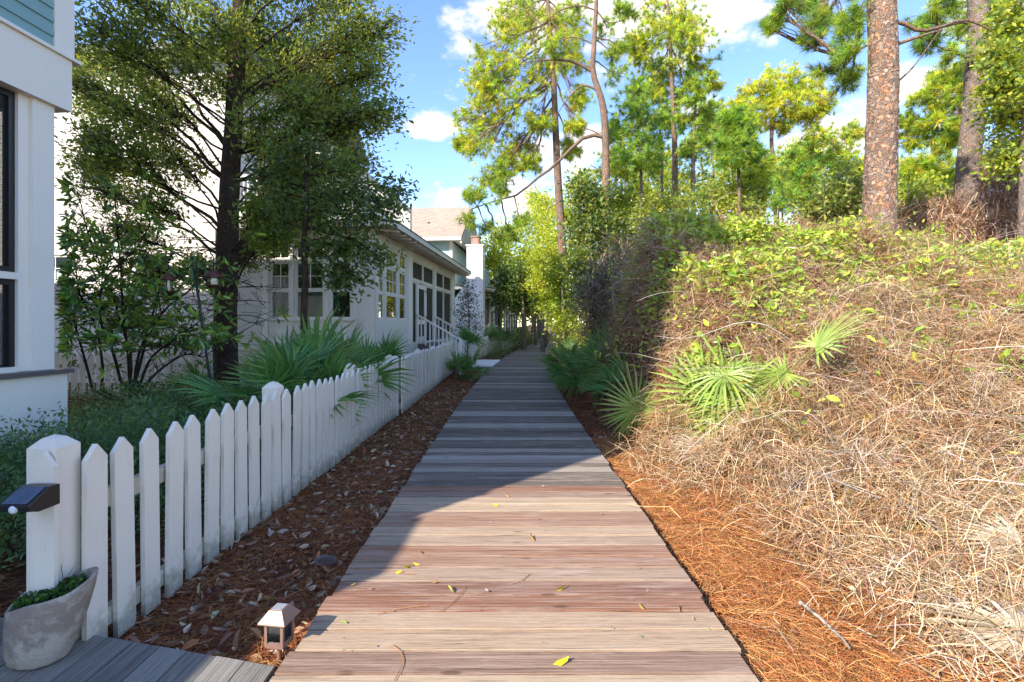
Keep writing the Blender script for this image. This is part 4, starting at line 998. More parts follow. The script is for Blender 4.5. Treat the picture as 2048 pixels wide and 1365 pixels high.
# ---- mid-distance pines behind the mound, each with its own trunk line and crown
mid = [
 ('tall feathery pine with an airy lime crown behind the crooked pine', [(1352, 470), (1350, 330), (1345, 200), (1340, 80), (1335, 0)], 24, .16, NGY + NG, [(1330, 15, 34, .97), (1365, 35, 36, .95), (1395, 90, 34, .85), (1310, 70, 32, .88), (1355, 100, 36, .85), (1290, 120, 28, .8), (1330, 150, 34, .78), (1400, 140, 30, .8), (1375, 180, 28, .72), (1300, 180, 26, .74), (1420, 170, 20, .76), (1345, 60, 34, .9), (1270, 90, 18, .82)]),
 ('dark green cone shaped pine just right of the crooked pine', [(1285, 500), (1283, 380), (1278, 280), (1272, 190)], 22, .085, NGD + NG, [(1272, 185, 22, .98), (1262, 225, 34, .88), (1290, 235, 34, .86), (1275, 270, 40, .78), (1245, 285, 28, .74), (1305, 290, 30, .74), (1255, 320, 30, .66), (1300, 325, 24, .66), (1230, 260, 20, .8)]),
 ('thin dark stemmed pine with tufts high beside the feathery pine', [(1322, 480), (1324, 360), (1320, 260), (1318, 170)], 25, .09, NGD + NG, [(1318, 160, 26, .98), (1330, 205, 28, .85), (1300, 195, 26, .88), (1345, 250, 22, .72), (1312, 250, 22, .74)]),
 ('straight brown pine trunk standing between the feathery pine and the small green pine', [(1384, 450), (1386, 340), (1390, 240), (1392, 180)], 23, .12, NG, [(1392, 190, 26, .98), (1410, 225, 26, .86), (1372, 240, 24, .82), (1405, 280, 24, .7), (1380, 300, 20, .62)]),
 ('young pine with a dense green brush top at the middle of the tree line', [(1482, 450), (1478, 370), (1474, 300), (1470, 240)], 17, .07, NGD + NG, [(1472, 235, 24, .98), (1460, 265, 30, .85), (1490, 270, 28, .85), (1475, 300, 34, .7), (1450, 310, 24, .66), (1505, 315, 22, .62)]),
 ('flat topped pine with a broad yellow green umbrella crown', [(1560, 450), (1550, 360), (1543, 290), (1545, 220), (1550, 180)], 21, .12, NGY, [(1480, 215, 26, .7), (1510, 195, 30, .8), (1545, 175, 32, .95), (1585, 175, 32, .95), (1620, 190, 30, .9), (1640, 205, 22, .85), (1500, 240, 28, .7), (1540, 215, 34, .8), (1580, 215, 30, .8), (1610, 235, 22, .7), (1560, 245, 24, .62), (1465, 245, 20, .6)]),
 ('low bushy green pine in front of the tree line near the stout trunk', [(1603, 470), (1602, 420), (1600, 370), (1598, 320)], 14, .05, NGD + NG, [(1600, 325, 26, .95), (1585, 355, 34, .8), (1618, 360, 34, .8), (1600, 395, 40, .6), (1570, 400, 24, .5), (1635, 400, 24, .5)]),
 ('pale thin pine with sparse clouds of needles left of the stout trunk', [(1690, 450), (1680, 380), (1672, 320), (1665, 280)], 24, .08, NG + NGY, [(1640, 275, 24, .95), (1670, 290, 28, .95), (1700, 270, 20, .9), (1620, 300, 24, .8), (1690, 325, 26, .7), (1650, 330, 26, .7), (1720, 335, 24, .6)]),
 ('forked pine with wispy lime crown between the two thick trunks', [(1935, 430), (1925, 330), (1922, 260), (1918, 190), (1912, 140)], 13, .085, NG + NGY, [(1905, 150, 24, .95), (1880, 165, 24, .9), (1855, 200, 24, .8), (1890, 210, 24, .8), (1930, 180, 24, .9), (1865, 245, 22, .66), (1835, 280, 24, .55), (1885, 285, 22, .5), (1815, 245, 18, .6), (1910, 250, 18, .7)]),
 ('low spreading pine crown behind the forked pine', [(1870, 450), (1860, 390), (1850, 340)], 16, .08, NGY + NG, [(1850, 330, 28, .95), (1880, 345, 30, .9), (1825, 350, 28, .8), (1900, 370, 26, .7), (1840, 385, 28, .6), (1880, 395, 26, .5), (1810, 400, 22, .5)]),
 ('slim pale trunked pine in the gap right of the small green pine', [(1432, 460), (1428, 380), (1425, 300), (1424, 240)], 26, .07, NG, [(1424, 235, 22, .98), (1440, 262, 24, .85), (1410, 270, 22, .8), (1430, 305, 24, .65)]),
 ('short pine with soft lime top over the vine covered mound', [(1530, 460), (1526, 400), (1522, 340)], 19, .06, NGY + NG, [(1522, 335, 26, .95), (1505, 360, 28, .8), (1542, 362, 28, .8), (1522, 395, 32, .6)]),
 ('sunlit pine crown low behind the pair of thin dark stems', [(1350, 470), (1347, 420), (1345, 330)], 30, .1, NGY + NG, [(1345, 320, 30, .95), (1320, 345, 34, .8), (1372, 350, 34, .8), (1345, 385, 40, .6), (1300, 385, 28, .5), (1392, 390, 28, .5)]),
 ('yellow green pine filling the gap behind the crooked trunk', [(1232, 520), (1232, 420), (1230, 320)], 27, .09, NGY + NG, [(1230, 320, 28, .95), (1215, 350, 32, .8), (1250, 355, 32, .8), (1235, 390, 40, .6), (1262, 400, 30, .5), (1200, 400, 26, .5)]),
]
for k, (lab, tp, Y, r0, cols, cls) in enumerate(mid):
    t = dot(tp, Y); t[0].z = min(t[0].z, float(gh(t[0].x, Y)) - .1)
    w_, n_ = pine_geo(t, r0, r0 * .3, CL(cls, Y, Y * .035), cols, .26 if Y > 15 else .18, .0009 * Y + .003, 26, 14, tsides=7, dens=1.4)
    place_tree('pine_tree', lab, 'tree', w_, n_, M['bark_thin'] if k % 2 else M['bark_pine'], M['needles'], 'pines behind the mound')

# ---- broadleaf builder
OAK = [(.155, .23, .06), (.20, .28, .065), (.12, .19, .06), (.28, .35, .075), (.44, .44, .085)]
LIME = [(.46, .53, .05), (.56, .59, .055), (.35, .44, .045), (.24, .35, .045), (.60, .56, .07)]
DARK = [(.06, .10, .035), (.085, .14, .04), (.12, .17, .045)]
def broad(wood, lf, lp, C, rr, nt, cols, L, wd, per=14, lr=.02, simple=False):
    pts, _ = ellips(nt, C, rr)
    for q in pts:
        j = random.randint(len(lp) // 2, len(lp) - 1); tw = limb(lp[j], q, .03, 5, .06)
        if wood is not None: wood.tube(tw, np.linspace(lr * .35, .003, 5), 3, cap=False)
        k = per; ts = .35 + .65 * rng.random(k); i0 = np.minimum((ts * 4).astype(int), 3); f = (ts * 4 - i0)[:, None]
        P = tw[i0] * (1 - f) + tw[i0 + 1] * f + rng.normal(size=(k, 3)) * L * 1.5
        D = (tw[-1] - tw[0]); D = D / (np.linalg.norm(D) + 1e-6) + rng.normal(size=(k, 3)) * .7
        Lk = L * (.6 + .7 * rng.random(k)); c = pal(1, cols, .2)[0]; Cc = np.clip(pal(k, cols, .15) * .45 + c * .55, .004, .9)
        (leaves_s if simple else leaves)(lf, P, D, Lk, Lk * wd, Cc)
def broad_tree(name, label, trunk, r0, r1, clumps, cols, L, wd, nt, per, mw, Y, group=None, cat='tree', simple=False, lim=None, extra=(), lk=1.):
    wood, lf = Geo(), Geo(); T = spline(trunk, 22); rad = r0 + (r1 - r0) * np.linspace(0, 1, 22); wood.tube(T, rad, 12, jit=.03)
    for c, rr, at in clumps:
        i = min(21, max(0, int(at * 21))); l0 = max(.01, lk * min(rad[i] * .4, .012 + .012 * (Vector(c) - Vector(T[i])).length))
        lp = limb(T[i], c, random.uniform(-.05, .12), 9, .03); wood.tube(lp, np.linspace(l0, l0 * .3, 9), 5, cap=False)
        broad(wood, lf, lp, c, rr, nt, cols, L, wd, per, l0, simple)
    for b in extra:
        P = spline(b[0], 10); wood.tube(P, np.linspace(b[1], b[2], 10), 5, cap=False)
    return place_tree(name, label, cat, wood, lf, mw, M['leafy'], group)

# ---- the large tree on the left
Yo = 9.0; base = W(455, 820, Yo)
t = [Vector((-5.15, 9.0, -.3)), *dot([(455, 780), (450, 690), (453, 560), (456, 460), (462, 330), (470, 200), (478, 60), (486, -80), (490, -200)], Yo)]
cl = CL([(230, 60, 80, .8), (320, 40, 80, .85), (420, 30, 80, .9), (520, 40, 80, .9), (620, 60, 80, .88), (700, 80, 75, .85), (765, 60, 55, .85), (190, 130, 62, .75), (280, 140, 75, .75), (380, 130, 75, .8), (480, 140, 75, .8), (580, 150, 75, .8), (680, 170, 75, .78), (745, 150, 55, .78),
         (175, 210, 50, .66), (250, 230, 66, .68), (340, 230, 70, .7), (430, 230, 66, .7), (530, 240, 70, .7), (630, 250, 70, .7), (710, 250, 60, .7), (770, 230, 40, .72), (185, 290, 50, .6), (270, 310, 58, .58), (360, 320, 60, .58), (560, 330, 62, .58), (660, 340, 60, .6), (730, 320, 45, .62),
         (455, 60, 60, .95), (470, 180, 55, .85), (440, 280, 50, .7), (490, 330, 45, .62), (410, 360, 50, .6), (505, 270, 60, .7), (600, 200, 70, .8), (300, 180, 70, .75), (200, 70, 70, .8), (300, 270, 60, .6), (600, 300, 60, .62), (700, 210, 55, .74), (640, 110, 70, .84), (380, 80, 70, .85), (540, 90, 70, .9), (740, 100, 55, .84), (200, 380, 46, .5), (290, 400, 50, .5), (380, 400, 50, .5), (560, 410, 46, .5), (640, 420, 40, .5), (320, 470, 40, .42), (560, 470, 30, .4), (240, 460, 36, .42), (420, 450, 36, .45), (520, 420, 30, .5), (450, 310, 50, .6), (500, -40, 90, 1.), (620, -30, 90, 1.), (350, -40, 90, 1.), (700, 0, 70, .95), (240, -20, 80, .95), (390, 530, 26, .38), (300, 540, 26, .36), (680, 400, 34, .52),
         (150, 160, 40, .7), (160, 330, 36, .55)], Yo, 1.7)
w_ = None
ex = []
for k in range(30):
    a = random.uniform(0, 6.28); zpy = random.uniform(480, 640); p = W(455, zpy, Yo); q = p + Vector((math.cos(a) * random.uniform(.5, 1.4), math.sin(a) * .8, random.uniform(-.25, .2)))
    m_ = (p + q) / 2 + Vector((0, 0, random.uniform(-.05, .12))); ex.append(([p, m_, q], .012, .004))
    for z in range(4): r_ = m_.lerp(q, random.random()); ex.append(([r_, r_ + Vector((random.gauss(0, .12), random.gauss(0, .12), random.gauss(0, .08))), r_ + Vector((random.gauss(0, .3), random.gauss(0, .3), random.gauss(0, .16)))], .006, .003))
cl = [((Vector((c.x, Yo + 1.1 + .4 * random.random(), c.z)) if abs(c.x + 5.0) < .75 and c.z < 5.6 else c), r_, max(.28, a * .80)) for c, r_, a in cl]
broad_tree('shade_tree', 'broad leafy evergreen tree with thick brown trunk standing behind the picket fence', t, .225, .10, cl, OAK, .080, .46, 46, 20, M['bark_oak'], Yo, extra=ex, lk=.6)
# ---- slender young tree in front of the sunroom
t = [Vector((-3.05, 7.5, -.2)), *dot([(612, 740), (608, 640), (610, 560), (608, 480), (614, 420), (612, 350), (618, 280)], 7.5)]
cl = CL([(560, 330, 30, .9), (640, 330, 36, .9), (690, 340, 36, .9), (720, 380, 34, .8), (760, 400, 26, .8), (790, 420, 20, .8), (650, 390, 36, .8), (600, 300, 40, 1.), (560, 390, 30, .78), (700, 430, 28, .7), (660, 450, 22, .65), (740, 440, 24, .72), (725, 500, 16, .66), (770, 520, 12, .66), (690, 500, 14, .6), (640, 500, 12, .55), (560, 440, 20, .66), (520, 350, 26, .85), (805, 385, 14, .82), (680, 560, 10, .55), (720, 560, 10, .6)], 7.5, .5)
broad_tree('young_tree', 'slender young tree with drooping dark leaves in front of the sunroom windows', t, .06, .03, cl, DARK + OAK[:2], .085, .45, 18, 12, M['bark_oak'], 7.5)

# ---- large-leaved shrub (magnolia habit): biggest leaves as single parts
def big_shrub():
    root = empty('large_leaf_shrub', (-4.9, 7.3, -.15)); tag(root, 'tall shrub with big glossy green leaves on thin stems beside the porch corner', 'shrub')
    o = np.array(root.location); wood = Geo(); Y = 7.3; tips = []
    stems = [[(255, 800), (262, 720), (240, 640), (215, 560), (180, 480), (160, 400)], [(262, 800), (255, 700), (245, 610), (242, 540), (235, 470), (230, 400)], [(200, 800), (205, 730), (190, 650), (160, 590), (150, 520)], [(265, 800), (280, 700), (330, 620), (380, 580), (400, 545)],
             [(270, 800), (300, 720), (350, 680), (390, 650)], [(190, 800), (170, 720), (150, 650), (140, 600)], [(250, 800), (225, 700), (200, 640), (210, 560), (270, 500), (300, 450)], [(262, 800), (300, 650), (320, 560), (300, 500)], [(262, 800), (320, 740), (370, 710), (405, 715)]]
    for s in stems:
        P = spline([W(a, b, Y + random.uniform(-.5, .5)) for a, b in s], 14); P[0] = o; wood.tube(P - o, np.linspace(.022, .007, 14), 5, cap=False)
        for k in range(62):
            i = random.randint(3, 13); d = rng.normal(size=3) * (.42, .42, .28); q = P[i] + d
            if q[2] < 1.08 and random.random() < .93: continue
            if W(118, 600, q[1]).x > q[0] - .12: q[0] = W(118, 600, q[1]).x + .15
            wood.tube(limb(P[i], q, .05, 4) - o, [.006, .005, .004, .003], 3, cap=False); tips.append((q, d))
    wood.obj('stems', M['bark_oak'], root, True)
    Ps, Ds, Ls = [], [], []
    for q, d in tips:
        dn = d / np.linalg.norm(d)
        for k in range(random.randint(5, 9)):
            Ps.append(q + rng.normal(size=3) * .02); Ds.append(dn * .5 + rng.normal(size=3) * .65 + (0, 0, -.05)); Ls.append(random.uniform(.10, .17))
    Ps, Ds, Ls = np.array(Ps), np.array(Ds), np.array(Ls); order = np.argsort(Ps[:, 1] - Ls * 4); Ps, Ds, Ls = Ps[order], Ds[order], Ls[order]
    cols = [(.17, .29, .055), (.25, .37, .06), (.12, .21, .055), (.34, .43, .07)]
    meshes = []
    for k in range(6):
        g = Geo(); leaves(g, np.zeros((1, 3)), np.array([[0, 1., 0]]), .14, .043, pal(1, cols, .2), .3); meshes.append(g.mesh('leaf', M['waxy']))
    yl = Geo(); leaves(yl, np.zeros((1, 3)), np.array([[0, 1., 0]]), .14, .048, np.array([(.5, .36, .03)]), .3); meshes.append(yl.mesh('leaf', M['waxy']))
    for k in range(290):
        q = Vector(Ds[k]).normalized().to_track_quat('Y', 'Z').to_euler(); q.rotate_axis('Y', random.uniform(-1.3, 1.3))
        link('leaf', meshes[6] if k % 60 == 5 else meshes[k % 6], root, Vector(Ps[k] - o), q, (Ls[k] / .14,) * 3)
    g = Geo(); leaves(g, Ps[290:] - o, Ds[290:], Ls[290:], Ls[290:] * .31, pal(len(Ps) - 290, cols, .22)); tag(g.obj('leaves', M['waxy'], root), kind='stuff')
big_shrub()

# ---- groundcover shrub bank at lower left
def leafmass(name, label, cat, clumps, cols, L, wd, n, mat='leafy', group=None, stems=True, kind=None, simple=True, hang=0., sc=(.2, .15, .1), ns=40):
    """clumps (centre, radii); leaves gathered in sub-clumps"""
    root = empty(name, tuple(float(v) for v in (clumps[0][0][0], clumps[0][0][1], gh(clumps[0][0][0], clumps[0][0][1])))); tag(root, label, cat, group, kind)
    o = np.array(root.location); g = Geo(); tot = sum(np.prod(r) ** (2 / 3) for _, r in clumps)
    w = Geo()
    for c, r in clumps:
        c = np.array(c, float); m = max(30, int(n * np.prod(r) ** (2 / 3) / tot)); k = max(6, m // 60); sub, _ = ellips(k, c, r)
        idx = rng.integers(0, k, m); P = sub[idx] + rng.normal(size=(m, 3)) * (np.mean(r) * .13 + L)
        D = unit(P - c) * .5 + rng.normal(size=(m, 3)) * .7 + (0, 0, .2); base = pal(k, cols, .22); C = np.clip(base[idx] * .6 + pal(m, cols, .2) * .4, .004, .9); Lk = L * (.6 + .8 * rng.random(m))
        (leaves_s if simple else leaves)(g, P - o, D, Lk, Lk * wd, C)
        if stems:
            kk = ns; q, _ = ellips(kk, c, r); b = np.tile(c - (0, 0, r[2] * .9), (kk, 1)) + rng.normal(size=(kk, 3)) * np.mean(r) * .15
            strands(w, b - o, q - b, np.linalg.norm(q - b, axis=1), .012 * max(.6, np.mean(r)), pal(kk, [sc], .3), .03, 4, .03)
    g.obj('foliage', M[mat], root)
    if w.n: tag(w.obj('stems', M['twig'], root), kind='stuff')
    return root
c = [((x, y_, .14 + random.uniform(0, .14)), (.55, .5, .38)) for x, y_ in [(-3.9, 4.05), (-3.45, 3.5), (-3.7, 3.75), (-4.2, 4.1), (-3.1, 3.2), (-2.75, 4.3), (-3.1, 4.9), (-3.6, 4.6), (-2.8, 5.4), (-3.3, 5.9), (-3.9, 5.5), (-4.4, 5.9), (-3.0, 6.5), (-3.7, 6.7), (-4.4, 6.8), (-5.1, 6.5), (-5.0, 7.3), (-4.3, 7.4), (-3.4, 7.2), (-3.2, 4.1), (-3.5, 4.0), (-5.8, 7.0), (-3.85, 5.0), (-2.9, 3.7)]]
leafmass('ground_shrub', 'low mounding bank of tiny dark green leaves below the porch corner', 'shrub', c, [(.10, .20, .09), (.14, .25, .10), (.07, .15, .075), (.20, .30, .11)], .040, .42, 60000, ns=30, sc=(.10, .06, .04))

# ---- woods at the end of the path and left, each tree its own
far = [
 ('lime crowned tree just right of the chimney', 34, [(1000, 640), (1000, 560), (995, 500)], [(985, 490, 30, .9), (1010, 470, 30, .95), (1000, 520, 34, .8), (1020, 545, 28, .7), (975, 530, 20, .7)], LIME),
 ('rounded bright yellow green tree above the end of the path', 38, [(1050, 660), (1048, 560), (1050, 470)], [(1040, 460, 34, .9), (1070, 440, 36, .95), (1050, 500, 40, .8), (1085, 480, 36, .8), (1030, 530, 30, .7), (1065, 560, 34, .6)], LIME),
 ('tall sunlit tree rising between the chimney and the slender pine', 44, [(1100, 670), (1098, 540), (1095, 420)], [(1090, 410, 34, .95), (1110, 430, 34, .9), (1085, 460, 36, .8), (1115, 480, 34, .8), (1095, 530, 38, .7), (1075, 400, 26, .9)], LIME),
 ('shady dark leaved tree on a thin trunk over the far cottage porch', 29, [(1048, 690), (1047, 640), (1045, 590), (1042, 540)], [(1040, 545, 26, .9), (1020, 575, 28, .8), (1055, 580, 28, .8), (1000, 600, 20, .7), (1035, 610, 24, .66), (1065, 612, 22, .6), (1010, 555, 18, .8)], DARK + OAK[:2]),
 ('yellow green tree directly behind the slender pine trunk', 30, [(1150, 650), (1150, 520), (1152, 400)], [(1150, 390, 34, .95), (1170, 360, 30, .95), (1135, 430, 36, .85), (1165, 440, 36, .85), (1150, 490, 38, .7), (1175, 520, 30, .6), (1130, 530, 30, .6)], LIME),
 ('feathery bright cedar at the foot of the slender pine', 20, [(1127, 690), (1126, 620), (1122, 540)], [(1118, 530, 12, .95), (1115, 560, 17, .8), (1125, 590, 22, .6), (1105, 615, 26, .5), (1140, 620, 24, .4), (1120, 645, 28, .3)], [(.30, .38, .03), (.24, .33, .03), (.36, .40, .04)]),
 ('dark leaved oak right of the slender pine hung with dead vines', 15, [(1190, 660), (1188, 560), (1178, 480), (1172, 400)], [(1165, 380, 26, .95), (1190, 400, 28, .95), (1175, 430, 30, .85), (1200, 450, 28, .8), (1160, 470, 28, .7), (1185, 500, 30, .65), (1150, 530, 22, .5), (1195, 545, 26, .45), (1170, 580, 26, .4)], DARK + OAK),
 ('mixed green tree between the crooked pine and the cone shaped pine', 26, [(1240, 600), (1238, 500), (1240, 420)], [(1240, 410, 34, .95), (1255, 440, 34, .8), (1225, 450, 34, .8), (1245, 490, 36, .6)], LIME + OAK),
 ('olive tree line thicket behind the left part of the mound', 22, [(1330, 520), (1328, 470), (1330, 420)], [(1300, 410, 34, .9), (1340, 400, 36, .9), (1375, 410, 34, .8), (1320, 440, 34, .7), (1360, 445, 34, .6), (1280, 440, 28, .6)], LIME + OAK),
 ('thicket of olive leaves right of the small green pine', 18, [(1440, 480), (1440, 440), (1442, 390)], [(1410, 390, 34, .9), (1450, 375, 34, .95), (1490, 390, 34, .9), (1430, 420, 34, .7), (1475, 425, 34, .7), (1510, 430, 28, .6)], LIME + OAK),
 ('dense dark bush with some red leaves left of the stout trunk', 11, [(1690, 490), (1690, 440), (1692, 380)], [(1680, 375, 30, .95), (1705, 390, 30, .9), (1665, 405, 34, .8), (1710, 425, 32, .7), (1660, 440, 34, .6), (1625, 430, 30, .5)], OAK + [(.20, .12, .05)]),
 ('olive bush right of the stout trunk at the mound top', 12, [(1830, 490), (1832, 440), (1835, 390)], [(1815, 400, 30, .9), (1850, 385, 32, .95), (1830, 430, 34, .7), (1870, 425, 34, .7), (1805, 450, 28, .5)], LIME + OAK),
 ('leafy vine draped tree at the right margin', 9, [(2040, 470), (2045, 350), (2050, 200), (2055, 60)], [(2030, 60, 44, .95), (2060, 110, 50, .9), (2020, 160, 36, .8), (2050, 200, 46, .7), (2010, 240, 28, .6), (2060, 290, 50, .5), (2020, 320, 34, .4), (2040, 10, 50, 1.), (2000, 110, 20, .85), (1995, 180, 18, .75)], LIME + OAK),
 ('broad lime tree filling the skyline left of the feathery pine', 32, [(1290, 520), (1290, 430), (1290, 350)], [(1265, 350, 36, .9), (1300, 335, 38, .95), (1335, 355, 36, .9), (1280, 400, 40, .7), (1320, 400, 40, .7)], LIME),
 ('lime and olive tree behind the young brush topped pine', 33, [(1470, 520), (1470, 430), (1470, 350)], [(1435, 350, 36, .9), (1475, 340, 38, .95), (1510, 355, 36, .9), (1450, 395, 40, .7), (1500, 395, 40, .7)], LIME),
 ('pale leafy tree behind the low bushy pine', 30, [(1600, 500), (1600, 400), (1600, 320)], [(1565, 320, 34, .9), (1600, 300, 34, .95), (1640, 325, 36, .9), (1580, 370, 40, .7), (1630, 375, 40, .7)], LIME),
 ('small tree glimpsed just left of the stout pine trunk', 26, [(1710, 480), (1710, 400), (1710, 330)], [(1700, 340, 32, .95), (1725, 365, 32, .8), (1690, 385, 34, .7)], LIME + OAK),
 ('rounded tree low behind the right hand pines', 24, [(1840, 480), (1840, 420), (1840, 350)], [(1815, 360, 32, .9), (1850, 335, 34, .95), (1885, 355, 34, .9), (1835, 395, 38, .7), (1885, 400, 38, .7), (1990, 340, 38, .7), (1960, 380, 38, .6)], LIME),
 ('mid green tree low in the gap right of the crooked pine', 28, [(1260, 560), (1260, 500), (1260, 430)], [(1235, 430, 34, .9), (1270, 420, 34, .95), (1250, 470, 38, .7), (1290, 465, 38, .7), (1215, 480, 30, .6)], LIME + OAK),
 ('sunlit tree just above the bend, left of the feathery cedar', 27, [(1085, 690), (1086, 600), (1086, 520)], [(1080, 520, 26, .9), (1098, 500, 26, .95), (1095, 550, 28, .8), (1075, 570, 24, .7), (1098, 600, 26, .6)], LIME),
 ('pale green sapling tree in the far gap of the path', 50, [(1078, 672), (1077, 600), (1078, 560)], [(1078, 560, 26, .9), (1068, 590, 26, .8), (1092, 590, 26, .8), (1080, 620, 26, .6)], LIME),
]
for lab, Y, tp, cls, cols in far:
    t = dot(tp, Y); t[0].z = min(t[0].z, float(gh(t[0].x, Y)) - .1); Lf = .10 if Y < 13 else (.13 if Y < 24 else .006 * Y)
    broad_tree('leafy_tree', lab, t, .0045 * Y + .02, .02, CL(cls, Y, Y * .04), cols, Lf, .55, 42, 18, M['bark_thin'], Y, 'trees along the wood edge', simple=True)
# far wood that reads as one mass
g = Geo(); gw = Geo()
rs = random.Random(4)
for k in range(120):
    px = rs.uniform(960, 2300); Y = rs.uniform(46, 75); hgt = rs.uniform(8, 14) * (1.15 if px > 1230 else .68); x = (px - 1024) / 1000 * Y
    gw.tube([(x, Y, -.5), (x + rs.uniform(-.5, .5), Y, hgt)], [.16, .06], 5, c=(.2, .15, .11))
    m = 520; P, _ = ellips(m, (x, Y, hgt * .62), (2.3, 1.6, hgt * .42)); P = P + rng.normal(size=P.shape) * .25; base = pal(1, LIME + OAK[2:], .2)[0]
    leaves_s(g, P, rng.normal(size=P.shape), .5, .27, np.clip(pal(m, LIME, .2) * .4 + base * .6, .01, .8))
o = g.obj('distant_woods', M['leafy']); tag(o, 'far sunlit woodland closing the view behind all nearer trees', 'woods', kind='stuff'); gw.obj('trunks', M['twig'], o)
# thin far trunks
for k, (px, Y, top) in enumerate([(1072, 36, 560), (1083, 40, 540), (1092, 33, 500), (1062, 44, 600), (1255, 30, 300), (1303, 33, 330), (1412, 32, 330), (1502, 30, 340), (1568, 31, 350), (1640, 28, 370)]):
    g = Geo(); b = W(px, 680, Y); z0 = float(gh(b.x, Y)); T = spline([(b.x, Y, z0 - .2), (b.x + random.uniform(-.15, .15), Y, z0 + 2), tuple(W(px + random.uniform(-8, 8), top, Y))], 10)
    lf = Geo(); tufts(lf, T[-1] + rng.normal(size=(60, 3)) * (.7, .7, .5), rng.normal(size=(60, 3)) + (0, 0, 1), 20, .3, .03, NG)
    g.tube(T, np.linspace(.10, .05, 10), 6)
    desc = ['on the left of the gap at the path end', 'in the middle of the gap at the path end', 'beside the slender pine trunk', 'past the farthest cottage', 'right of the crooked pine', 'between the thin dark stems', 'left of the young brush topped pine', 'under the umbrella pine left edge', 'under the umbrella pine right edge', 'far behind the low bushy pine'][k]
    place_tree('pine_tree', 'distant thin pine pole ' + desc, 'tree', g, lf, M['bark_thin'], M['needles'], 'thin far pines')

# ---- palmettos
FG = {'dark': [(.13, .29, .08), (.18, .35, .09), (.10, .23, .07)], 'lit': [(.33, .42, .09), (.26, .37, .08), (.40, .46, .12)], 'mid': [(.15, .26, .08), (.19, .30, .09)], 'dead': [(.48, .40, .30), (.40, .32, .22), (.55, .47, .36)]}  # lit and dark sets put sun and shade into the fan colour
def frond_mesh(kind, nl=24, R_=.5, pet=.5, spread=205, droop=.12, seed=0, wd=.034):
    """petiole runs along +Y from the origin, the fan opens at its end in the XY plane"""
    g = Geo(); rr = random.Random(seed); base = FG[kind]; pc = base[0]
    if pet > 0: g.tube([(0, 0, 0), (0, pet * .5, pet * .06), (0, pet, 0)], [.010, .007, .005], 4, c=pc, cap=False)
    o = Vector((0, pet, 0))
    for k in range(nl):
        a = R(-spread / 2 + spread * k / (nl - 1)) + rr.gauss(0, .015); L = R_ * (1 - .22 * abs(k / (nl - 1) - .5) * 2) * rr.uniform(.88, 1.06)
        d = Vector((math.sin(a), math.cos(a), 0)); s = Vector((d.y, -d.x, 0)); up = Vector((0, 0, 1)); dr = droop * L * rr.uniform(.3, 1.8)
        ts = [0, .35, .7, 1.]; ws = [.012, wd, wd * .75, .002]; v = []
        for t_, w_ in zip(ts, ws):
            p = o + d * L * t_ + up * (.05 * L * math.sin(t_ * 3) - dr * t_ ** 2.5) + s * rr.gauss(0, .004)
            v += [p - s * w_ / 2 + up * w_ * .35, p, p + s * w_ / 2 + up * w_ * .35]
        q = []
        for i in range(3): q += [(3 * i, 3 * i + 1, 3 * i + 4, 3 * i + 3), (3 * i + 1, 3 * i + 2, 3 * i + 5, 3 * i + 4)]
        c = np.array(rr.choice(base)) * rr.uniform(.85, 1.15); cc = np.tile(c, (12, 1)); cc[9:] = cc[9:] * .5 + np.array((.35, .28, .12)) * .5
        g.add([tuple(p) for p in v], q=q, c=cc)
    return g.mesh('frond', M['fan'])
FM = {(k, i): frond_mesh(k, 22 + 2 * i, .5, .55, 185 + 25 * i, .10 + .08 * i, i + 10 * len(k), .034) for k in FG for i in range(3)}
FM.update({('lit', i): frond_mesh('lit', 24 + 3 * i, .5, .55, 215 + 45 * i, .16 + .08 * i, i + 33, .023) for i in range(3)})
def palmetto(label, x, y, n, size, kind='dark', z=None, elev=(15, 80), group='palmettos', az=None, dead=0, seed=1):
    rr = random.Random(seed); root = empty('palmetto', (x, y, float(gh(x, y)) if z is None else z)); tag(root, label, 'palmetto', group)
    for k in range(n):
        a = rr.uniform(0, 360) if az is None else rr.uniform(*az); e = rr.uniform(*elev); kd = 'dead' if k < dead else kind
        if kd == 'dead': e = rr.uniform(-15, 15)
        E = Euler((R(e), 0, R(a)), 'XYZ'); mt = E.to_matrix(); s = size * rr.uniform(.75, 1.15)
        o = link('frond', FM[(kd, k % 3)], root, (rr.gauss(0, .03), rr.gauss(0, .03), .02)); M3 = mt @ Matrix.Rotation(rr.uniform(-.7, .7), 3, 'Y')
        o.rotation_euler = M3.to_euler(); o.scale = (s, s * rr.uniform(.85, 1.2), s)
    return root
def fan(label, c, normal, roll, size, kind, spread_i=2, root=None):
    """one single fan facing a direction: normal = face direction, roll = in-plane direction of the middle leaflet"""
    n = Vector(normal).normalized(); yv = Vector(roll); yv = (yv - n * yv.dot(n)).normalized(); xv = yv.cross(n)
    m = Matrix((xv, yv, n)).transposed(); o = link('frond', FM[(kind, spread_i)], root); o.rotation_euler = m.to_euler(); o.scale = (size,) * 3
    base = Vector(c) - yv * .55 * size; o.location = base - (root.location if root else Vector()); return o
pal_spec = [
 ('big palmetto leaning over the near fence, left of the second fence post', 640, 5.9, 17, 1.0, 11), ('palmetto with tall upright fans under the sunroom corner', 705, 6.7, 17, 1.05, 12), ('palmetto behind the fence below the side windows', 775, 7.4, 16, 1.05, 13),
 ('low palmetto spreading left toward the broad tree', 575, 6.4, 12, .78, 14), ('palmetto by the foot of the step railing', 842, 10.4, 11, .9, 15), ('palmetto fans close behind the jog in the fence', 800, 8.8, 12, .9, 16)]
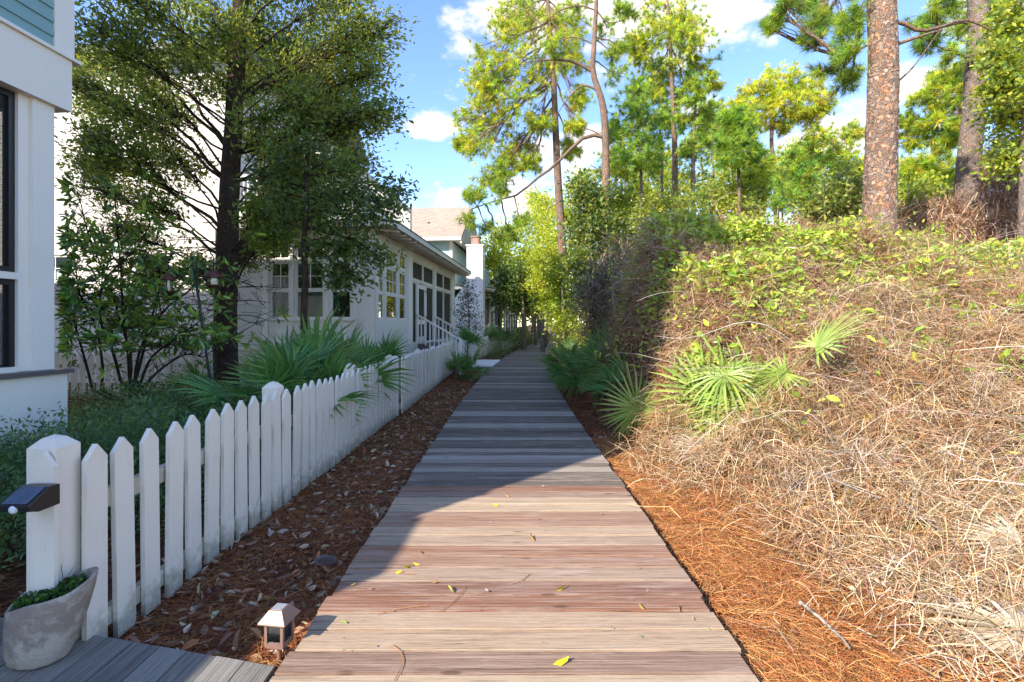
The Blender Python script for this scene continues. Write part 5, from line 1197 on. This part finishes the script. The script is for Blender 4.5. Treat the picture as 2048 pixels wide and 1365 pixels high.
for lab, px, Y, n, s, sd_ in pal_spec:
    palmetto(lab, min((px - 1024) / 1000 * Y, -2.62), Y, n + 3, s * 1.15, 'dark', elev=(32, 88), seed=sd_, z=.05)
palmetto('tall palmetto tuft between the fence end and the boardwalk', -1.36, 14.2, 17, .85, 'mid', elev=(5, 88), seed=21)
palmetto('upper fans of a palmetto beside the white sapling', -1.52, 16.6, 10, .85, 'dark', elev=(40, 88), z=.5, seed=22)
palmetto('palmetto in front of the chimney house porch', -1.25, 26.0, 12, 1.1, 'mid', z=.3, seed=23)
palmetto('second palmetto before the chimney house porch', -.7, 28.5, 12, 1.1, 'mid', z=.3, seed=24)
palmetto('palmetto shadowed behind the feeder pole by the grey fence', -6.0, 9.6, 9, 1.0, 'dark', seed=25)
palmetto('small wispy palmetto at the white panelled wall', -5.0, 11.4, 7, .5, 'mid', z=.55, seed=26)
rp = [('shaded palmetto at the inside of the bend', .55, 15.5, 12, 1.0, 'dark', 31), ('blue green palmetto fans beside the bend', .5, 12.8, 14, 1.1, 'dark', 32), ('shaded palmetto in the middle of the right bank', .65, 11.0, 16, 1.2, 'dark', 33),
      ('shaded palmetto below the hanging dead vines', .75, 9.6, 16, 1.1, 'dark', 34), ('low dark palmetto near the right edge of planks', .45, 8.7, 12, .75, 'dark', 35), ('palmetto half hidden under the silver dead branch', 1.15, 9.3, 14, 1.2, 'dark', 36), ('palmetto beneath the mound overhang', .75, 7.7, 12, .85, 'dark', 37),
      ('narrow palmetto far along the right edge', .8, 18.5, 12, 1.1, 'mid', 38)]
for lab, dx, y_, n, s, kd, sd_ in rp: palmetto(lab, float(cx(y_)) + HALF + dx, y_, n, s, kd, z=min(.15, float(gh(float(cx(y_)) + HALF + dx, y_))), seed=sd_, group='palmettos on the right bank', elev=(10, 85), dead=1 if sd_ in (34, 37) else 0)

# half-lit star shaped fan at the shadow edge
rt = empty('palmetto', (1.75, 6.6, float(gh(1.75, 6.6)))); tag(rt, 'star shaped palmetto fan half in shadow at the right edge of the path', 'palmetto', 'palmettos on the right bank')
fan('', (1.52, 6.1, .40), (-.15, -1, .25), (-.1, 0, 1), 1.15, 'lit', 2, rt); fan('', (1.53, 6.12, .39), (-.1, -1, .2), (.2, 0, -1), 1.05, 'lit', 1, rt)
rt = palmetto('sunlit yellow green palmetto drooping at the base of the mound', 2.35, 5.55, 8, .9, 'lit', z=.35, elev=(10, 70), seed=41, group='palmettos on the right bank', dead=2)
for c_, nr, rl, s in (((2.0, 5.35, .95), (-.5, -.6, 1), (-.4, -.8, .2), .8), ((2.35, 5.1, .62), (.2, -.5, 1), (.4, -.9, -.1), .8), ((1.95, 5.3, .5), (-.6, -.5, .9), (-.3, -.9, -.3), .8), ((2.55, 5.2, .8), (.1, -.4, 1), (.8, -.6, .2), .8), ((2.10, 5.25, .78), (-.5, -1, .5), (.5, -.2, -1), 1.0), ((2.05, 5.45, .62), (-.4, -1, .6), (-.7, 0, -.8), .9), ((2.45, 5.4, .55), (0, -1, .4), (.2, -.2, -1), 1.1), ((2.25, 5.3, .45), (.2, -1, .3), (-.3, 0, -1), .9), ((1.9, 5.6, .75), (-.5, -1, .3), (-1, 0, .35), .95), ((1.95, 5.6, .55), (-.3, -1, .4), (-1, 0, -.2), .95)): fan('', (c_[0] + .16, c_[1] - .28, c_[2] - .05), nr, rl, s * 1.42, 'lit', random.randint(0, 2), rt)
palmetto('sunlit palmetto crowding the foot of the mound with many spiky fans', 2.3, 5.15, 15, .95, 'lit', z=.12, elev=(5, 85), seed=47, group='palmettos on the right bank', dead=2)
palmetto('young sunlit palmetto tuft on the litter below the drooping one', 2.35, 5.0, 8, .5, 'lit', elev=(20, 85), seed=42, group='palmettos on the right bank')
rt = empty('palmetto', (3.0, 5.3, .9)); tag(rt, 'folded green palmetto spear sticking up out of the dead vines', 'palmetto', 'palmettos on the right bank')
fan('', (2.75, 4.7, 1.12), (-.55, -.6, .6), (1, .0, .7), 1.05, 'lit', 0, rt).scale = (.5, 1.3, .6)
fan('', (2.65, 4.7, 1.0), (-.6, -.9, .2), (-.8, 0, -.5), .9, 'lit', 0, rt).scale = (.55, 1.05, 1.)
rt = empty('dead_frond', (2.95, 2.85, 0)); tag(rt, 'bleached dead palmetto fan poking in from the lower right, upper one', 'frond'); fan('', (2.90, 2.85, .15), (-.2, -.7, .8), (-1, .1, .12), .8, 'dead', 0, rt).scale = (.5, .8, .8)
rt = empty('dead_frond', (2.35, 2.25, 0)); tag(rt, 'bleached dead palmetto fan lying at the bottom right corner', 'frond'); fan('', (2.28, 2.25, .02), (-.2, -.7, .8), (-1, .15, .12), .8, 'dead', 1, rt).scale = (.4, .8, .8)

# ---- small sapling and shrubs near the chimney house
w_, lf = Geo(), Geo(); t = [Vector((-1.78, 20.0, -.2)), *dot([(936, 680), (938, 640), (936, 600), (934, 572)], 20)]
broad_tree('sapling', 'small sapling with dark leaves in front of the white chimney wall', t, .035, .012, CL([(934, 575, 10, .98), (928, 592, 12, .9), (944, 598, 13, .88), (934, 612, 18, .8), (920, 630, 16, .66), (948, 632, 18, .66), (935, 645, 22, .5), (915, 655, 12, .45), (955, 655, 12, .45)], 20, .3), [(.06, .08, .03), (.09, .11, .04), (.16, .13, .06)], .09, .5, 16, 9, M['bark_thin'], 20, simple=True)
leafmass('shrub', 'green shrub mound where the far fence meets the path bend', 'shrub', [((.25, 33, .5), (.9, 1.5, .8)), ((.9, 37, .5), (.9, 1.5, .8))], DARK + OAK, .12, .5, 3500)
leafmass('shrub', 'sunlit lime shrub at the inside of the far bend', 'shrub', [((3.3, 27, .6), (1.2, 1.5, 1.0)), ((4.2, 24, .7), (1.2, 1.5, 1.0))], LIME, .12, .5, 5500)
leafmass('shrub', 'orange and green undergrowth below the slender pine', 'shrub', [((2.7, 20, .5), (.8, 1., .9)), ((3.5, 19, .8), (1., 1., 1.1))], LIME + [(.4, .25, .1), (.35, .22, .12)], .09, .5, 6500)
leafmass('grass_tuft', 'tuft of blue green grass beside the far fence', 'plant', [((-.75, 23.2, .1), (.35, .5, .3)), ((-.5, 25.5, .1), (.4, .6, .3))], [(.14, .2, .09), (.2, .26, .12)], .2, .1, 1500, stems=False)
leafmass('clipped_hedge', 'small dark clipped hedge inside the far fence', 'hedge', [((-.75, 30.0, .85), (.7, .5, .25))], DARK, .07, .5, 2500)

# ---- mound: tangle of dead vines
def blotch(x, y_, s=1.7, ph=0.): return .5 + .5 * (np.sin(x * s + ph) * np.sin(y_ * s * 1.3 + ph * 2) * .6 + np.sin(x * s * 2.3 + y_ * s * 1.9 + ph) * .4)
def sample_mound(n, x0, x1, y0, y1, wfun=None):
    out_ = []; got = 0
    while got < n:
        x = rng.uniform(x0, x1, n * 2); y_ = y0 + (y1 - y0) * rng.random(n * 2) ** 1.15
        e = cx(y_) + HALF; ok = (x > e + .04) & (x < 1.14 * y_ + .4)
        if wfun is not None: ok &= rng.random(n * 2) < wfun(x, y_)
        p = np.stack([x[ok], y_[ok]], -1); out_.append(p); got += len(p)
    p = np.vstack(out_)[:n]; return np.column_stack([p, gh(p[:, 0], p[:, 1])])
def strandmass(name, label, P, cols, L, Wd, arch, up=.25, bias=None, segs=4, wob=.07, cat='undergrowth', mat='straw', w=None):
    n = len(P); D = rng.normal(size=(n, 3)) * (1, 1, up)
    if bias is not None: D = D + np.array(bias)
    g = Geo(); strands(g, P, D, L * (.5 + .9 * rng.random(n)), Wd * (.6 + .8 * rng.random(n)), pal(n, cols, .22, w), arch * rng.random(n), segs, wob)
    o = g.obj(name, M[mat]); tag(o, label, cat, kind='stuff'); return o
TAN = [(.54, .37, .19), (.40, .24, .11), (.38, .19, .08), (.66, .51, .32), (.47, .25, .10), (.18, .10, .055)]
def wm(x, y_): e = cx(y_) + HALF; return np.clip((x - e - .15 - .55 * (y_ < 4.5) - .45 * (y_ > 5.5)) / .5, 0.01, 1)
def hump(P, a=.34): return a * np.clip(lump(P[:, 0] * 1.9 + 3, P[:, 1] * 1.9) + .45 * lump(P[:, 0] * 4.7, P[:, 1] * 4.3), -.3, 1) * sst((P[:, 1] - 2.4) / 2)
def wm2(x, y_): return wm(x, y_) * np.clip((np.hypot(x - 2.25, (y_ - 5.1) * .8) - .25) / .3, .05, 1) * np.clip(.25 + 1.5 * blotch(x, y_, 3.1, 1.), .22, 1)
P = sample_mound(95000, 1.2, 9.5, 2.2, 9.2, wm2); P[:, 2] += .02 + hump(P) + .16 * rng.random(len(P)) ** 1.5 * sst((P[:, 1] - 2.6) / 2)
strandmass('dead_vines', 'tangle of dry tan vine stems covering the sunny mound', P, TAN, .30, .0052, .11)
P = sample_mound(20000, 1.2, 9.5, 2.0, 7.5, lambda x, y_: wm(x, y_) * np.clip(1.6 * blotch(x, y_, 2.2, 4.) - .3, .05, 1)); P[:, 2] += .02 + hump(P) + .12 * rng.random(len(P))
strandmass('dry_grass', 'pale dry grass stems and twigs scattered over the slope', P, [(.64, .50, .33), (.54, .38, .22), (.72, .60, .44)], .26, .0042, .07)
P = sample_mound(420, 1.6, 9, 3.2, 9, wm); P[:, 2] += .12 + .25 * rng.random(len(P))
strandmass('long_stems', 'long arching bleached stems over the dead vines', P, [(.60, .50, .42), (.46, .36, .29)], 1.1, .007, .18, .4, segs=9, wob=.04)
def brush():
    C = np.vstack([sample_mound(170, 1.7, 9.5, 3.4, 9.3, wm), sample_mound(110, 1.7, 9.5, 7.2, 9.2, wm)]); C[:, 2] += hump(C); g = Geo(); lf = Geo()
    for k, c in enumerate(C):
        m = 26; sz = random.uniform(.25, .6) * (1.35 if c[1] > 7.3 else 1); cc = random.choice([(.30, .21, .15), (.48, .38, .28), (.38, .20, .11), (.20, .14, .10)])
        D = rng.normal(size=(m, 3)) * (1, 1, .5) + (0, 0, .75); D = unit(D); L = sz * (.4 + .7 * rng.random(m)); strands(g, np.tile(c, (m, 1)) + rng.normal(size=(m, 3)) * .03, D, L, .006, pal(m, [cc], .2), .04, 4, .06)
        tips = c + D * L[:, None]
        for tt in range(2): strands(g, c + D * L[:, None] * (.4 + .3 * tt), D + rng.normal(size=(m, 3)) * .7, L * .5, .0045, pal(m, [cc], .2), .02, 3, .06)
        if k % 2 == 0 and (c[1] > 5.2 or k % 12 == 0):
            n_ = 90; i_ = rng.integers(0, m, n_); leaves(lf, tips[i_] * .75 + c * .25 + rng.normal(size=(n_, 3)) * .07, rng.normal(size=(n_, 3)) + (0, -.3, .2), .065 * (.6 + .7 * rng.random(n_)), .03, pal(n_, VL if k % 4 else [(.22, .30, .06), (.45, .38, .08)], .2), .15)
    o = g.obj('twiggy_brush', M['twig']); tag(o, 'small branching twiggy shrubs standing out of the dead vines', 'undergrowth', kind='stuff'); lf.obj('leaves', M['waxy'], o)
    P = sample_mound(1500, 1.6, 9, 2.6, 8.5, wm); P[:, 2] += hump(P) + .14 * rng.random(1500); g = Geo(); D = rng.normal(size=(1500, 3)) * (1, 1, .3); leaves(g, P, D, .07 * (.5 + rng.random(1500)), .03, pal(1500, [(.52, .36, .22), (.36, .18, .09), (.62, .48, .34), (.24, .12, .07)], .2), .3)
    tag(g.obj('dead_leaves', M['straw']), 'brown dead leaves caught in the vine tangle', 'leaf litter', kind='stuff')
VL = [(.34, .46, .05), (.42, .50, .06), (.25, .37, .05), (.50, .50, .08)]
brush()
# steep face towards the path, in the shade: hanging vines
def curtain(name, label, C, rr, n, cols, L, Wd, dn=.4):
    P, d = ellips(n, C, rr); g = Geo(); D = rng.normal(size=(n, 3)) + np.array([0, 0, -dn]); strands(g, P, D, L * (.4 + rng.random(n)), Wd, pal(n, cols, .25), .10, 4, .10)
    o = g.obj(name, M['straw']); tag(o, label, 'vines', kind='stuff')
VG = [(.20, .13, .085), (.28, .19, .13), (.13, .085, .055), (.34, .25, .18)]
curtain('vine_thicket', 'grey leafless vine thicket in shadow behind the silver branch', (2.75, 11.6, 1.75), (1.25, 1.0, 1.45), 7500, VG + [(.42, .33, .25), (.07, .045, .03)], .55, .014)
curtain('vine_curtain', 'brown hanging vines on the shaded end of the mound', (3.0, 9.0, 1.7), (.95, .9, 1.2), 9000, [(.30, .20, .13), (.40, .28, .19), (.16, .10, .07), (.46, .36, .27)], .45, .010)
curtain('brown_brush', 'rusty dry vine heap on the crest right of the stout trunk', (9.8, 11.2, 3.4), (1.6, .8, .85), 8500, [(.50, .30, .18), (.34, .16, .08), (.60, .44, .32), (.16, .09, .05)], .42, .013)
curtain('brown_brush', 'rusty vines climbing the tree at the right margin', (11.0, 11.0, 4.4), (.9, .7, 1.3), 4500, [(.50, .30, .18), (.34, .16, .08), (.60, .44, .32), (.16, .09, .05)], .42, .013)
curtain('dry_brush', 'grey brown brush along the crest above the vine curtain', (3.9, 9.4, 2.75), (1.4, .6, .55), 4500, TAN, .4, .009)
curtain('dry_brush', 'straw coloured brush on the crest in front of the low bushy pine', (5.4, 10, 3.0), (1.2, .5, .35), 3500, TAN, .4, .009)
curtain('vine_curtain', 'brown dead vines tumbling over the left shoulder of the mound', (2.35, 7.7, 1.35), (.42, .6, .85), 4200, TAN[:3] + [(.22, .14, .09)], .42, .008)
curtain('vine_curtain', 'tan dead vines heaped at the top of the left shoulder', (2.7, 8.3, 2.25), (.6, .6, .45), 3600, TAN, .42, .008)
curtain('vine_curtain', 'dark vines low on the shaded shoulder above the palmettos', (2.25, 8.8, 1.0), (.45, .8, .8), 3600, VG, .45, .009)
# silver dead branch
g = Geo(); Y = 9.6
g.tube(spline(dot([(1290, 522), (1268, 517), (1250, 520), (1250, 545), (1240, 560), (1227, 577), (1228, 600), (1232, 625), (1228, 636)], Y), 24), np.linspace(.028, .045, 24), 8, jit=.12)
g.tube(spline(dot([(1227, 632), (1250, 636), (1290, 634), (1320, 640)], Y), 12), np.linspace(.05, .03, 12), 8, jit=.12)
g.tube(spline(dot([(1252, 535), (1262, 560), (1266, 590)], Y), 8), np.linspace(.02, .008, 8), 6, jit=.1); g.tube(spline(dot([(1268, 517), (1282, 535), (1290, 560)], Y), 8), np.linspace(.018, .008, 8), 6, jit=.1)
tag(g.obj('dead_branch', M['dead'], None, True), 'twisted silver dead branch sticking out of the shaded thicket', 'branch')
# fallen sticks on the slope
for k, (a, b, r, lab) in enumerate([((1755, 985, 3.6), (1890, 1100, 3.1), .014, 'thick bleached stick lying on the lower right slope'), ((1600, 1300, 2.5), (1700, 1365, 2.2), .010, 'weathered grey stick at the bottom edge among orange needles'), ((1735, 685, 5.6), (1790, 715, 5.4), .016, 'short pale broken stick in the middle of the slope'), ((1820, 730, 5.0), (1905, 905, 4.2), .009, 'thin pale stick leaning down the slope')]):
    p, q = W(*a), W(*b); p.z = max(p.z, float(gh(p.x, p.y)) + .14); q.z = max(q.z, float(gh(q.x, q.y)) + .10); g = Geo(); g.tube(limb(p, q, .05, 8, .03), np.linspace(r, r * .6, 8), 7, jit=.1); tag(g.obj('stick', M['dead'], None, True), lab, 'stick')

# green vine leaves over the mound
def vine_leaves(name, label, P, L, cols, wd=.5, cat='vine', mat='waxy', kind='stuff'):
    n = len(P); D = rng.normal(size=(n, 3)) * (1, 1, .5) + (-.1, -.25, .15); g = Geo(); Lk = L * (.6 + .7 * rng.random(n))
    leaves(g, P, D, Lk, Lk * wd, pal(n, cols, .18), .15); o = g.obj(name, M[mat]); tag(o, label, cat, kind=kind); return o
VL = [(.34, .46, .05), (.42, .50, .06), (.25, .37, .05), (.50, .50, .08)]
def wv(x, y_): return np.clip((x - cx(y_) - HALF - .75) / .5, .04, 1) * np.clip((y_ - 4.7 - .42 * (x - 2)) / 1.6, 0.02, 1) * np.clip((blotch(x, y_, 2.6) - .36) * 4, 0.02, 1)
P = sample_mound(17000, 1.7, 10, 4.4, 9.4, wv); P[:, 2] += .12 + hump(P) + .26 * rng.random(len(P)) ** 1.5
vine_leaves('vine_leaves', 'bright lime vine leaves spread over the upper mound', P, .10, VL)
P = np.vstack([ellips(260, c_, r_)[0] for c_, r_ in [(W(1440, 470, 7.2), (.5, .3, .18)), (W(1520, 460, 7.3), (.5, .3, .2)), (W(1480, 560, 6.7), (.3, .25, .35)), (W(1460, 640, 6.3), (.22, .2, .3)), (W(1600, 500, 7.4), (.6, .3, .2)), (W(1680, 520, 7.5), (.6, .3, .15)), (W(1850, 510, 7.8), (.7, .3, .13)), (W(1960, 505, 7.8), (.7, .3, .14)), (W(1380, 450, 8), (.3, .2, .2)), (W(1550, 600, 6.6), (.3, .2, .15)), (W(1660, 585, 6.8), (.5, .25, .12))]])
vine_leaves('vine_clusters', 'thick clusters of lime leaves along the crest of the mound', P, .095, VL)
P = np.vstack([ellips(170, c_, r_)[0] for c_, r_ in [(W(1320, 535, 8.2), (.22, .2, .3)), (W(1335, 600, 7.9), (.22, .2, .2)), (W(1290, 640, 7.6), (.16, .15, .12)), (W(1330, 470, 8.6), (.25, .2, .15))]])
vine_leaves('evergreen_sprays', 'dark green sprays on the shaded corner of the mound', P, .11, [(.05, .10, .03), (.07, .13, .035), (.12, .19, .04)], .3)
P = np.vstack([ellips(130, c_, r_)[0] for c_, r_ in [(W(1390, 780, 5.6), (.14, .12, .2)), (W(1380, 720, 5.9), (.12, .12, .12)), (W(1520, 880, 4.8), (.2, .2, .05)), (W(1650, 930, 4.2), (.16, .12, .04)), (W(1715, 1030, 3.7), (.10, .10, .04)), (W(1840, 1100, 3.3), (.14, .1, .04)), (W(1600, 900, 4.5), (.1, .1, .04))]])
P[:, 2] = np.maximum(P[:, 2], gh(P[:, 0], P[:, 1]) + .05)
vine_leaves('green_sprigs', 'small lime sprigs of groundcover on the lower slope', P, .042, VL, .5)
# sprays with large leaves hanging in the dead vines
def spray(label, px, py, Y, n, L=.085, R_=.16):
    c = W(px, py, Y); z = float(gh(c.x, c.y)); c.z = max(c.z, z + .15); root = empty('leafy_spray', (c.x, c.y, c.z)); tag(root, label, 'plant', 'leafy sprays in the dead vines')
    g = Geo(); D = []; Pp = []
    for k in range(4):
        tip = Vector((random.gauss(0, R_), random.gauss(-.05, .08), random.gauss(.02, R_ * .6))); g.tube(limb((0, .05, -.08), tip, .1, 6), np.linspace(.004, .002, 6), 4, c=(.3, .2, .1), cap=False)
        for j in range(n // 4): f = .3 + .7 * j / (n // 4); Pp.append(Vector((0, .05, -.08)).lerp(tip, f)); D.append(tip.normalized() * .6 + Vector(rng.normal(size=3)) * .8 + Vector((0, -.3, .2)))
    g.obj('stem', M['twig'], root)
    for k, (p, d) in enumerate(zip(Pp, D)):
        q = d.normalized().to_track_quat('Y', 'Z').to_euler(); q.rotate_axis('Y', random.uniform(-1, 1)); link('leaf', SPR[k % 4], root, p, q, (random.uniform(.7, 1.15) * L / .085,) * 3)
SPR = []
for k in range(4):
    g = Geo(); leaves(g, np.zeros((1, 3)), np.array([[0, 1., 0]]), .085, .042, pal(1, VL, .15), .15); SPR.append(g.mesh('leaf', M['waxy']))
for lab, px, py, Y, n in [('spray of oval lime leaves in the middle right of the dead vines', 1850, 690, 5.2, 28), ('second spray of oval leaves lower down on the right slope', 1865, 725, 5.0, 20), ('leafy spray higher on the right slope under the crest leaves', 1930, 620, 5.8, 24), ('leafy spray at the right margin', 2015, 730, 4.8, 22), ('spray with upright leaves left of the higher spray', 1880, 655, 5.6, 16), ('topmost leafy spray near the right margin', 2035, 610, 5.6, 16)]: spray(lab, px, py, Y, n)

# ---- pine straw
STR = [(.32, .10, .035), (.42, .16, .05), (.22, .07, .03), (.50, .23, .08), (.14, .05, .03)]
def straw(name, label, P, L, Wd, cols=STR, lift=.02):
    n = len(P); a = 2.2 * np.sin(P[:, 0] * 2.3 + P[:, 1] * 1.1) + 1.6 * np.sin(P[:, 1] * 3.1 - P[:, 0]) + rng.normal(size=n) * .9
    D = np.stack([np.cos(a), np.sin(a), rng.normal(size=n) * .10], -1); P = P.copy(); P[:, 2] += rng.random(n) * lift + .004
    g = Geo(); strands(g, P, D, L * (.5 + .8 * rng.random(n)), Wd, pal(n, cols, .25), .012, 2, .03); o = g.obj(name, M['straw']); tag(o, label, 'pine straw', kind='stuff'); return o
def left_pts(n, y0, y1, xl, xr=None, pw=1.6):
    y_ = y0 + (y1 - y0) * rng.random(n) ** pw; r_ = cx(y_) - HALF - .02; l_ = xl(y_) if callable(xl) else np.full(n, xl); x = l_ + (r_ - l_) * rng.random(n)
    ok = ~((x < -.95) & (y_ < 2.065 + (x + .96) * -.231)); x, y_ = x[ok], y_[ok]; return np.stack([x, y_, gh(x, y_)], -1)
straw('pine_straw', 'fallen red brown needles between the fence and the boardwalk', left_pts(30000, 2.0, 9, -2.15), .15, .0028)
straw('pine_straw', 'needles farther along the fence toward the bend', left_pts(9000, 9, 24, -1.95, pw=1.2), .16, .006)
straw('pine_straw', 'needle litter under the shrubs behind the near fence', left_pts(9000, 2.3, 9.8, lambda y_: -1.0 * y_ - .6, pw=1.2)[:9000], .16, .0035)
P = sample_mound(30000, 1.0, 3.6, 1.9, 6.5, lambda x, y_: np.clip(1.35 - (x - 1 - HALF * 0) / (.9 + .35 * (y_ < 3.6)), .10, 1)); P[:, 2] += .02
straw('pine_straw', 'orange needles along the sunny right edge of the boardwalk', P, .16, .0030, [(.44, .16, .045), (.55, .23, .07), (.34, .11, .035), (.60, .33, .13)], .04)  # brighter orange than the shaded straw: sunlight put into the needle colour
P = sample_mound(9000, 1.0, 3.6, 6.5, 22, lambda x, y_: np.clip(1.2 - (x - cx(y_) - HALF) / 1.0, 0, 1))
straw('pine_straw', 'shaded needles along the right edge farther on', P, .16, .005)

# ---- dry leaf litter
LIT = [(.34, .19, .11), (.44, .29, .18), (.24, .12, .07), (.52, .40, .28), (.38, .16, .07)]
def litter(name, label, P, L=.068, cols=LIT):
    n = len(P); D = rng.normal(size=(n, 3)) * (1, 1, .22); g = Geo(); Lk = L * (.5 + .9 * rng.random(n)); P = P.copy(); P[:, 2] += .022 + .015 * rng.random(n)
    leaves(g, P, D, Lk, Lk * .38, pal(n, cols, .2), .25); o = g.obj(name, M['straw']); tag(o, label, 'leaf litter', kind='stuff')
litter('leaf_litter', 'dry curled leaves lying on the needles beside the fence', left_pts(1900, 2.0, 12, -2.1, pw=1.3))
litter('leaf_litter', 'dry leaves under the shrubs behind the fence', left_pts(1100, 2.5, 9.8, lambda y_: -y_ - .5, pw=1.))
P = sample_mound(420, 1.0, 4, 1.9, 7); litter('leaf_litter', 'pale dry leaves on the sunny right side', P, .06, [(.60, .45, .33), (.5, .36, .25), (.66, .55, .45)])
x = rng.uniform(-.9, .9, 170); y_ = 2 + 20 * rng.random(170) ** 1.1; P = np.stack([x + cx(y_), y_, np.full(170, -.016)], -1)
litter('leaf_crumbs', 'tiny leaf scraps scattered over the planks', P, .020, [(.5, .42, .3), (.45, .3, .15), (.3, .2, .1), (.35, .4, .12)])

# ---- countable leaves, cone and twigs on the boards
def leaf_on(px, py, label, L, c, rot, z=.0):
    Y = 1400 / (py - HY); x = (px - 1024) / 1000 * Y; g = Geo(); leaves(g, np.zeros((1, 3)), np.array([[0, 1., .05]]), L, L * .42, np.array([c]), .22); me = g.mesh('fallen_leaf', M['straw'])
    o = link('fallen_leaf', me, None, (x, Y, .006), (R(8), 0, R(rot))); tag(o, label, 'leaf', 'fallen leaves on the boardwalk')
YE = (.62, .50, .03); OR = (.45, .24, .06); GRN = (.42, .45, .06)
for a in [(1106, 1332, 'bright yellow leaf at the bottom middle of the boardwalk', .075, (.72, .62, .02), -70), (1070, 1084, 'largest orange brown leaf in the middle of the sunny planks', .085, OR, 20), (906, 1188, 'yellow green leaf crossed by a twig left of centre', .06, GRN, 30), (1110, 1184, 'yellow and brown curled leaf right of the middle planks', .07, (.55, .36, .05), -60), (1290, 1222, 'small tan leaf near the right side, left of its twin', .05, OR, 25),
          (1360, 1226, 'small orange leaf nearest the right plank ends', .05, (.5, .3, .05), -15), (1020, 995, 'reddish leaf just below the shadow edge', .05, (.4, .2, .08), 60), (997, 1013, 'thin yellow leaf below the reddish one', .045, YE, 80), (845, 1110, 'brown leaf at left near the shadow edge', .05, (.35, .15, .05), 50), (806, 1138, 'yellow leaf farther left of the brown one', .055, YE, -60), (841, 1132, 'yellow leaf between the brown leaf and the crossing twig', .045, YE, 80), (790, 1148, 'tiny yellow leaf leftmost on the sunny planks', .04, YE, -80), (700, 1173, 'tiny yellow leaf by the lantern shadow side', .03, YE, -70), (865, 1169, 'small brown leaf crumb above the crossing twig', .035, OR, -50), (695, 1250, 'small green leaf near the lantern shadow', .04, (.3, .4, .05), 80)]: leaf_on(*a)
def twig_on(pts, label, r=.0018, c=(.40, .17, .06)):
    g = Geo(); P = [Vector(((px - 1024) / 1000 * 1400 / (py - HY), 1400 / (py - HY), .006)) for px, py in pts]; g.tube(spline(P, 10), r, 4, c=c); tag(g.obj('pine_needle', M['twig']), label, 'twig', 'needles and twigs on the boardwalk')
twig_on([(880, 1226), (905, 1208), (922, 1190), (931, 1176)], 'straight orange needle crossing the yellow green leaf'); twig_on([(783, 1292), (800, 1305), (805, 1330), (788, 1365)], 'long curved orange needle at the bottom left of the planks'); twig_on([(755, 1232), (800, 1220), (855, 1213)], 'thin needle lying between the lantern shadow and the crossing twig')
twig_on([(1020, 1170), (1045, 1162), (1060, 1150)], 'small forked twig near the middle', .0022, (.3, .2, .12)); twig_on([(700, 1140), (760, 1143), (830, 1150)], 'reddish needle along the left side below the shadow edge')
g = Geo(); Y = 1530 / (1135 - HY)
for k in range(90):
    a = k * 2.4; t_ = k / 90; r = .026 * math.sin(math.pi * (.12 + .85 * t_)); p = Vector((-.06 + .12 * t_, r * math.cos(a), .02 + r * math.sin(a)))
    m4 = Matrix.Translation(p) @ Vector((.5, math.cos(a), math.sin(a))).to_track_quat('Z', 'Y').to_matrix().to_4x4(); g.prism([(-.008, 0), (.008, 0), (.006, .012), (-.006, .012)], -.002, .002, 'y', m4, (.22, .17, .15))
o = g.obj('pine_cone', M['twig']); o.location = ((650 - 1024) / 1000 * Y, Y, -.11); o.rotation_euler = (0, 0, .1); tag(o, 'grey pine cone on the needles left of the boardwalk', 'pine cone')

# ---- bird feeders on a leaning pole
Yf = 6.7
def feeder_pole():
    root = empty('feeder_pole', tuple(W(432, 828, Yf))); tag(root, 'leaning dark shepherd hook pole in front of the broad tree trunk', 'pole'); o = root.location
    g = Geo(); g.tube([W(432, 828, Yf) - o + Vector((.02, 0, -.25)), W(410, 690, Yf) - o, W(396, 590, Yf) - o, W(384, 515, Yf) - o], .017, 10); g.obj('pole', M['iron'], root, True)
    for pts in ([(384, 520), (392, 505), (412, 500), (426, 512), (427, 535)], [(384, 520), (372, 508), (352, 506), (338, 520), (337, 540)], [(386, 522), (380, 535), (366, 541)], [(386, 522), (396, 538), (412, 541)]):
        g = Geo(); g.tube(spline(dot(pts, Yf), 14) - np.array(o), .007, 6); g.obj('hook', M['iron'], root, True)
feeder_pole()
def bird_feeder(px, top, bot, wr, wt, wb, label):
    p = W(px, bot, Yf); root = empty('bird_feeder', tuple(p)); tag(root, label, 'bird feeder', 'bird feeders'); s = Yf / 1000; h = (bot - top) * s
    g = Geo(); g.lathe([(.004, h + .03), (wt * s * .45, h), (wt * s * .5, h - .02), (wr * s / 2, h - .065), (wr * s / 2, h - .075), (.01, h - .06)], 24); g.obj('roof', M['copper'], root, True)
    g = Geo(); g.lathe([(wt * s / 2 * .95, .03), (wt * s / 2 * .95, h - .068)], 24); g.obj('tube', M['clear'], root, True)
    g = Geo(); g.lathe([(.001, .0), (wb * s / 2 * .6, .0), (wb * s / 2, .025), (wb * s / 2, .04), (wb * s / 2 * .85, .035), (.001, .032)], 24); g.obj('tray', M['copper'], root, True)
    g = Geo(); g.lathe([(.001, .04), (wt * s * .3, .04), (wt * s * .3, h * .4), (.001, h * .42)], 12); g.obj('seed', plain('seed', (.42, .36, .26), .9), root)
    g = Geo(); g.tube([(0, 0, h + .0), (0, 0, h + .09)], .003, 5); g.obj('hanger', M['iron'], root)
bird_feeder(337, 550, 588, 28, 15, 27, 'slim glass tube bird feeder hanging on the left hook'); bird_feeder(427, 545, 576, 42, 26, 30, 'wider glass bird feeder with copper roof hanging against the trunk')
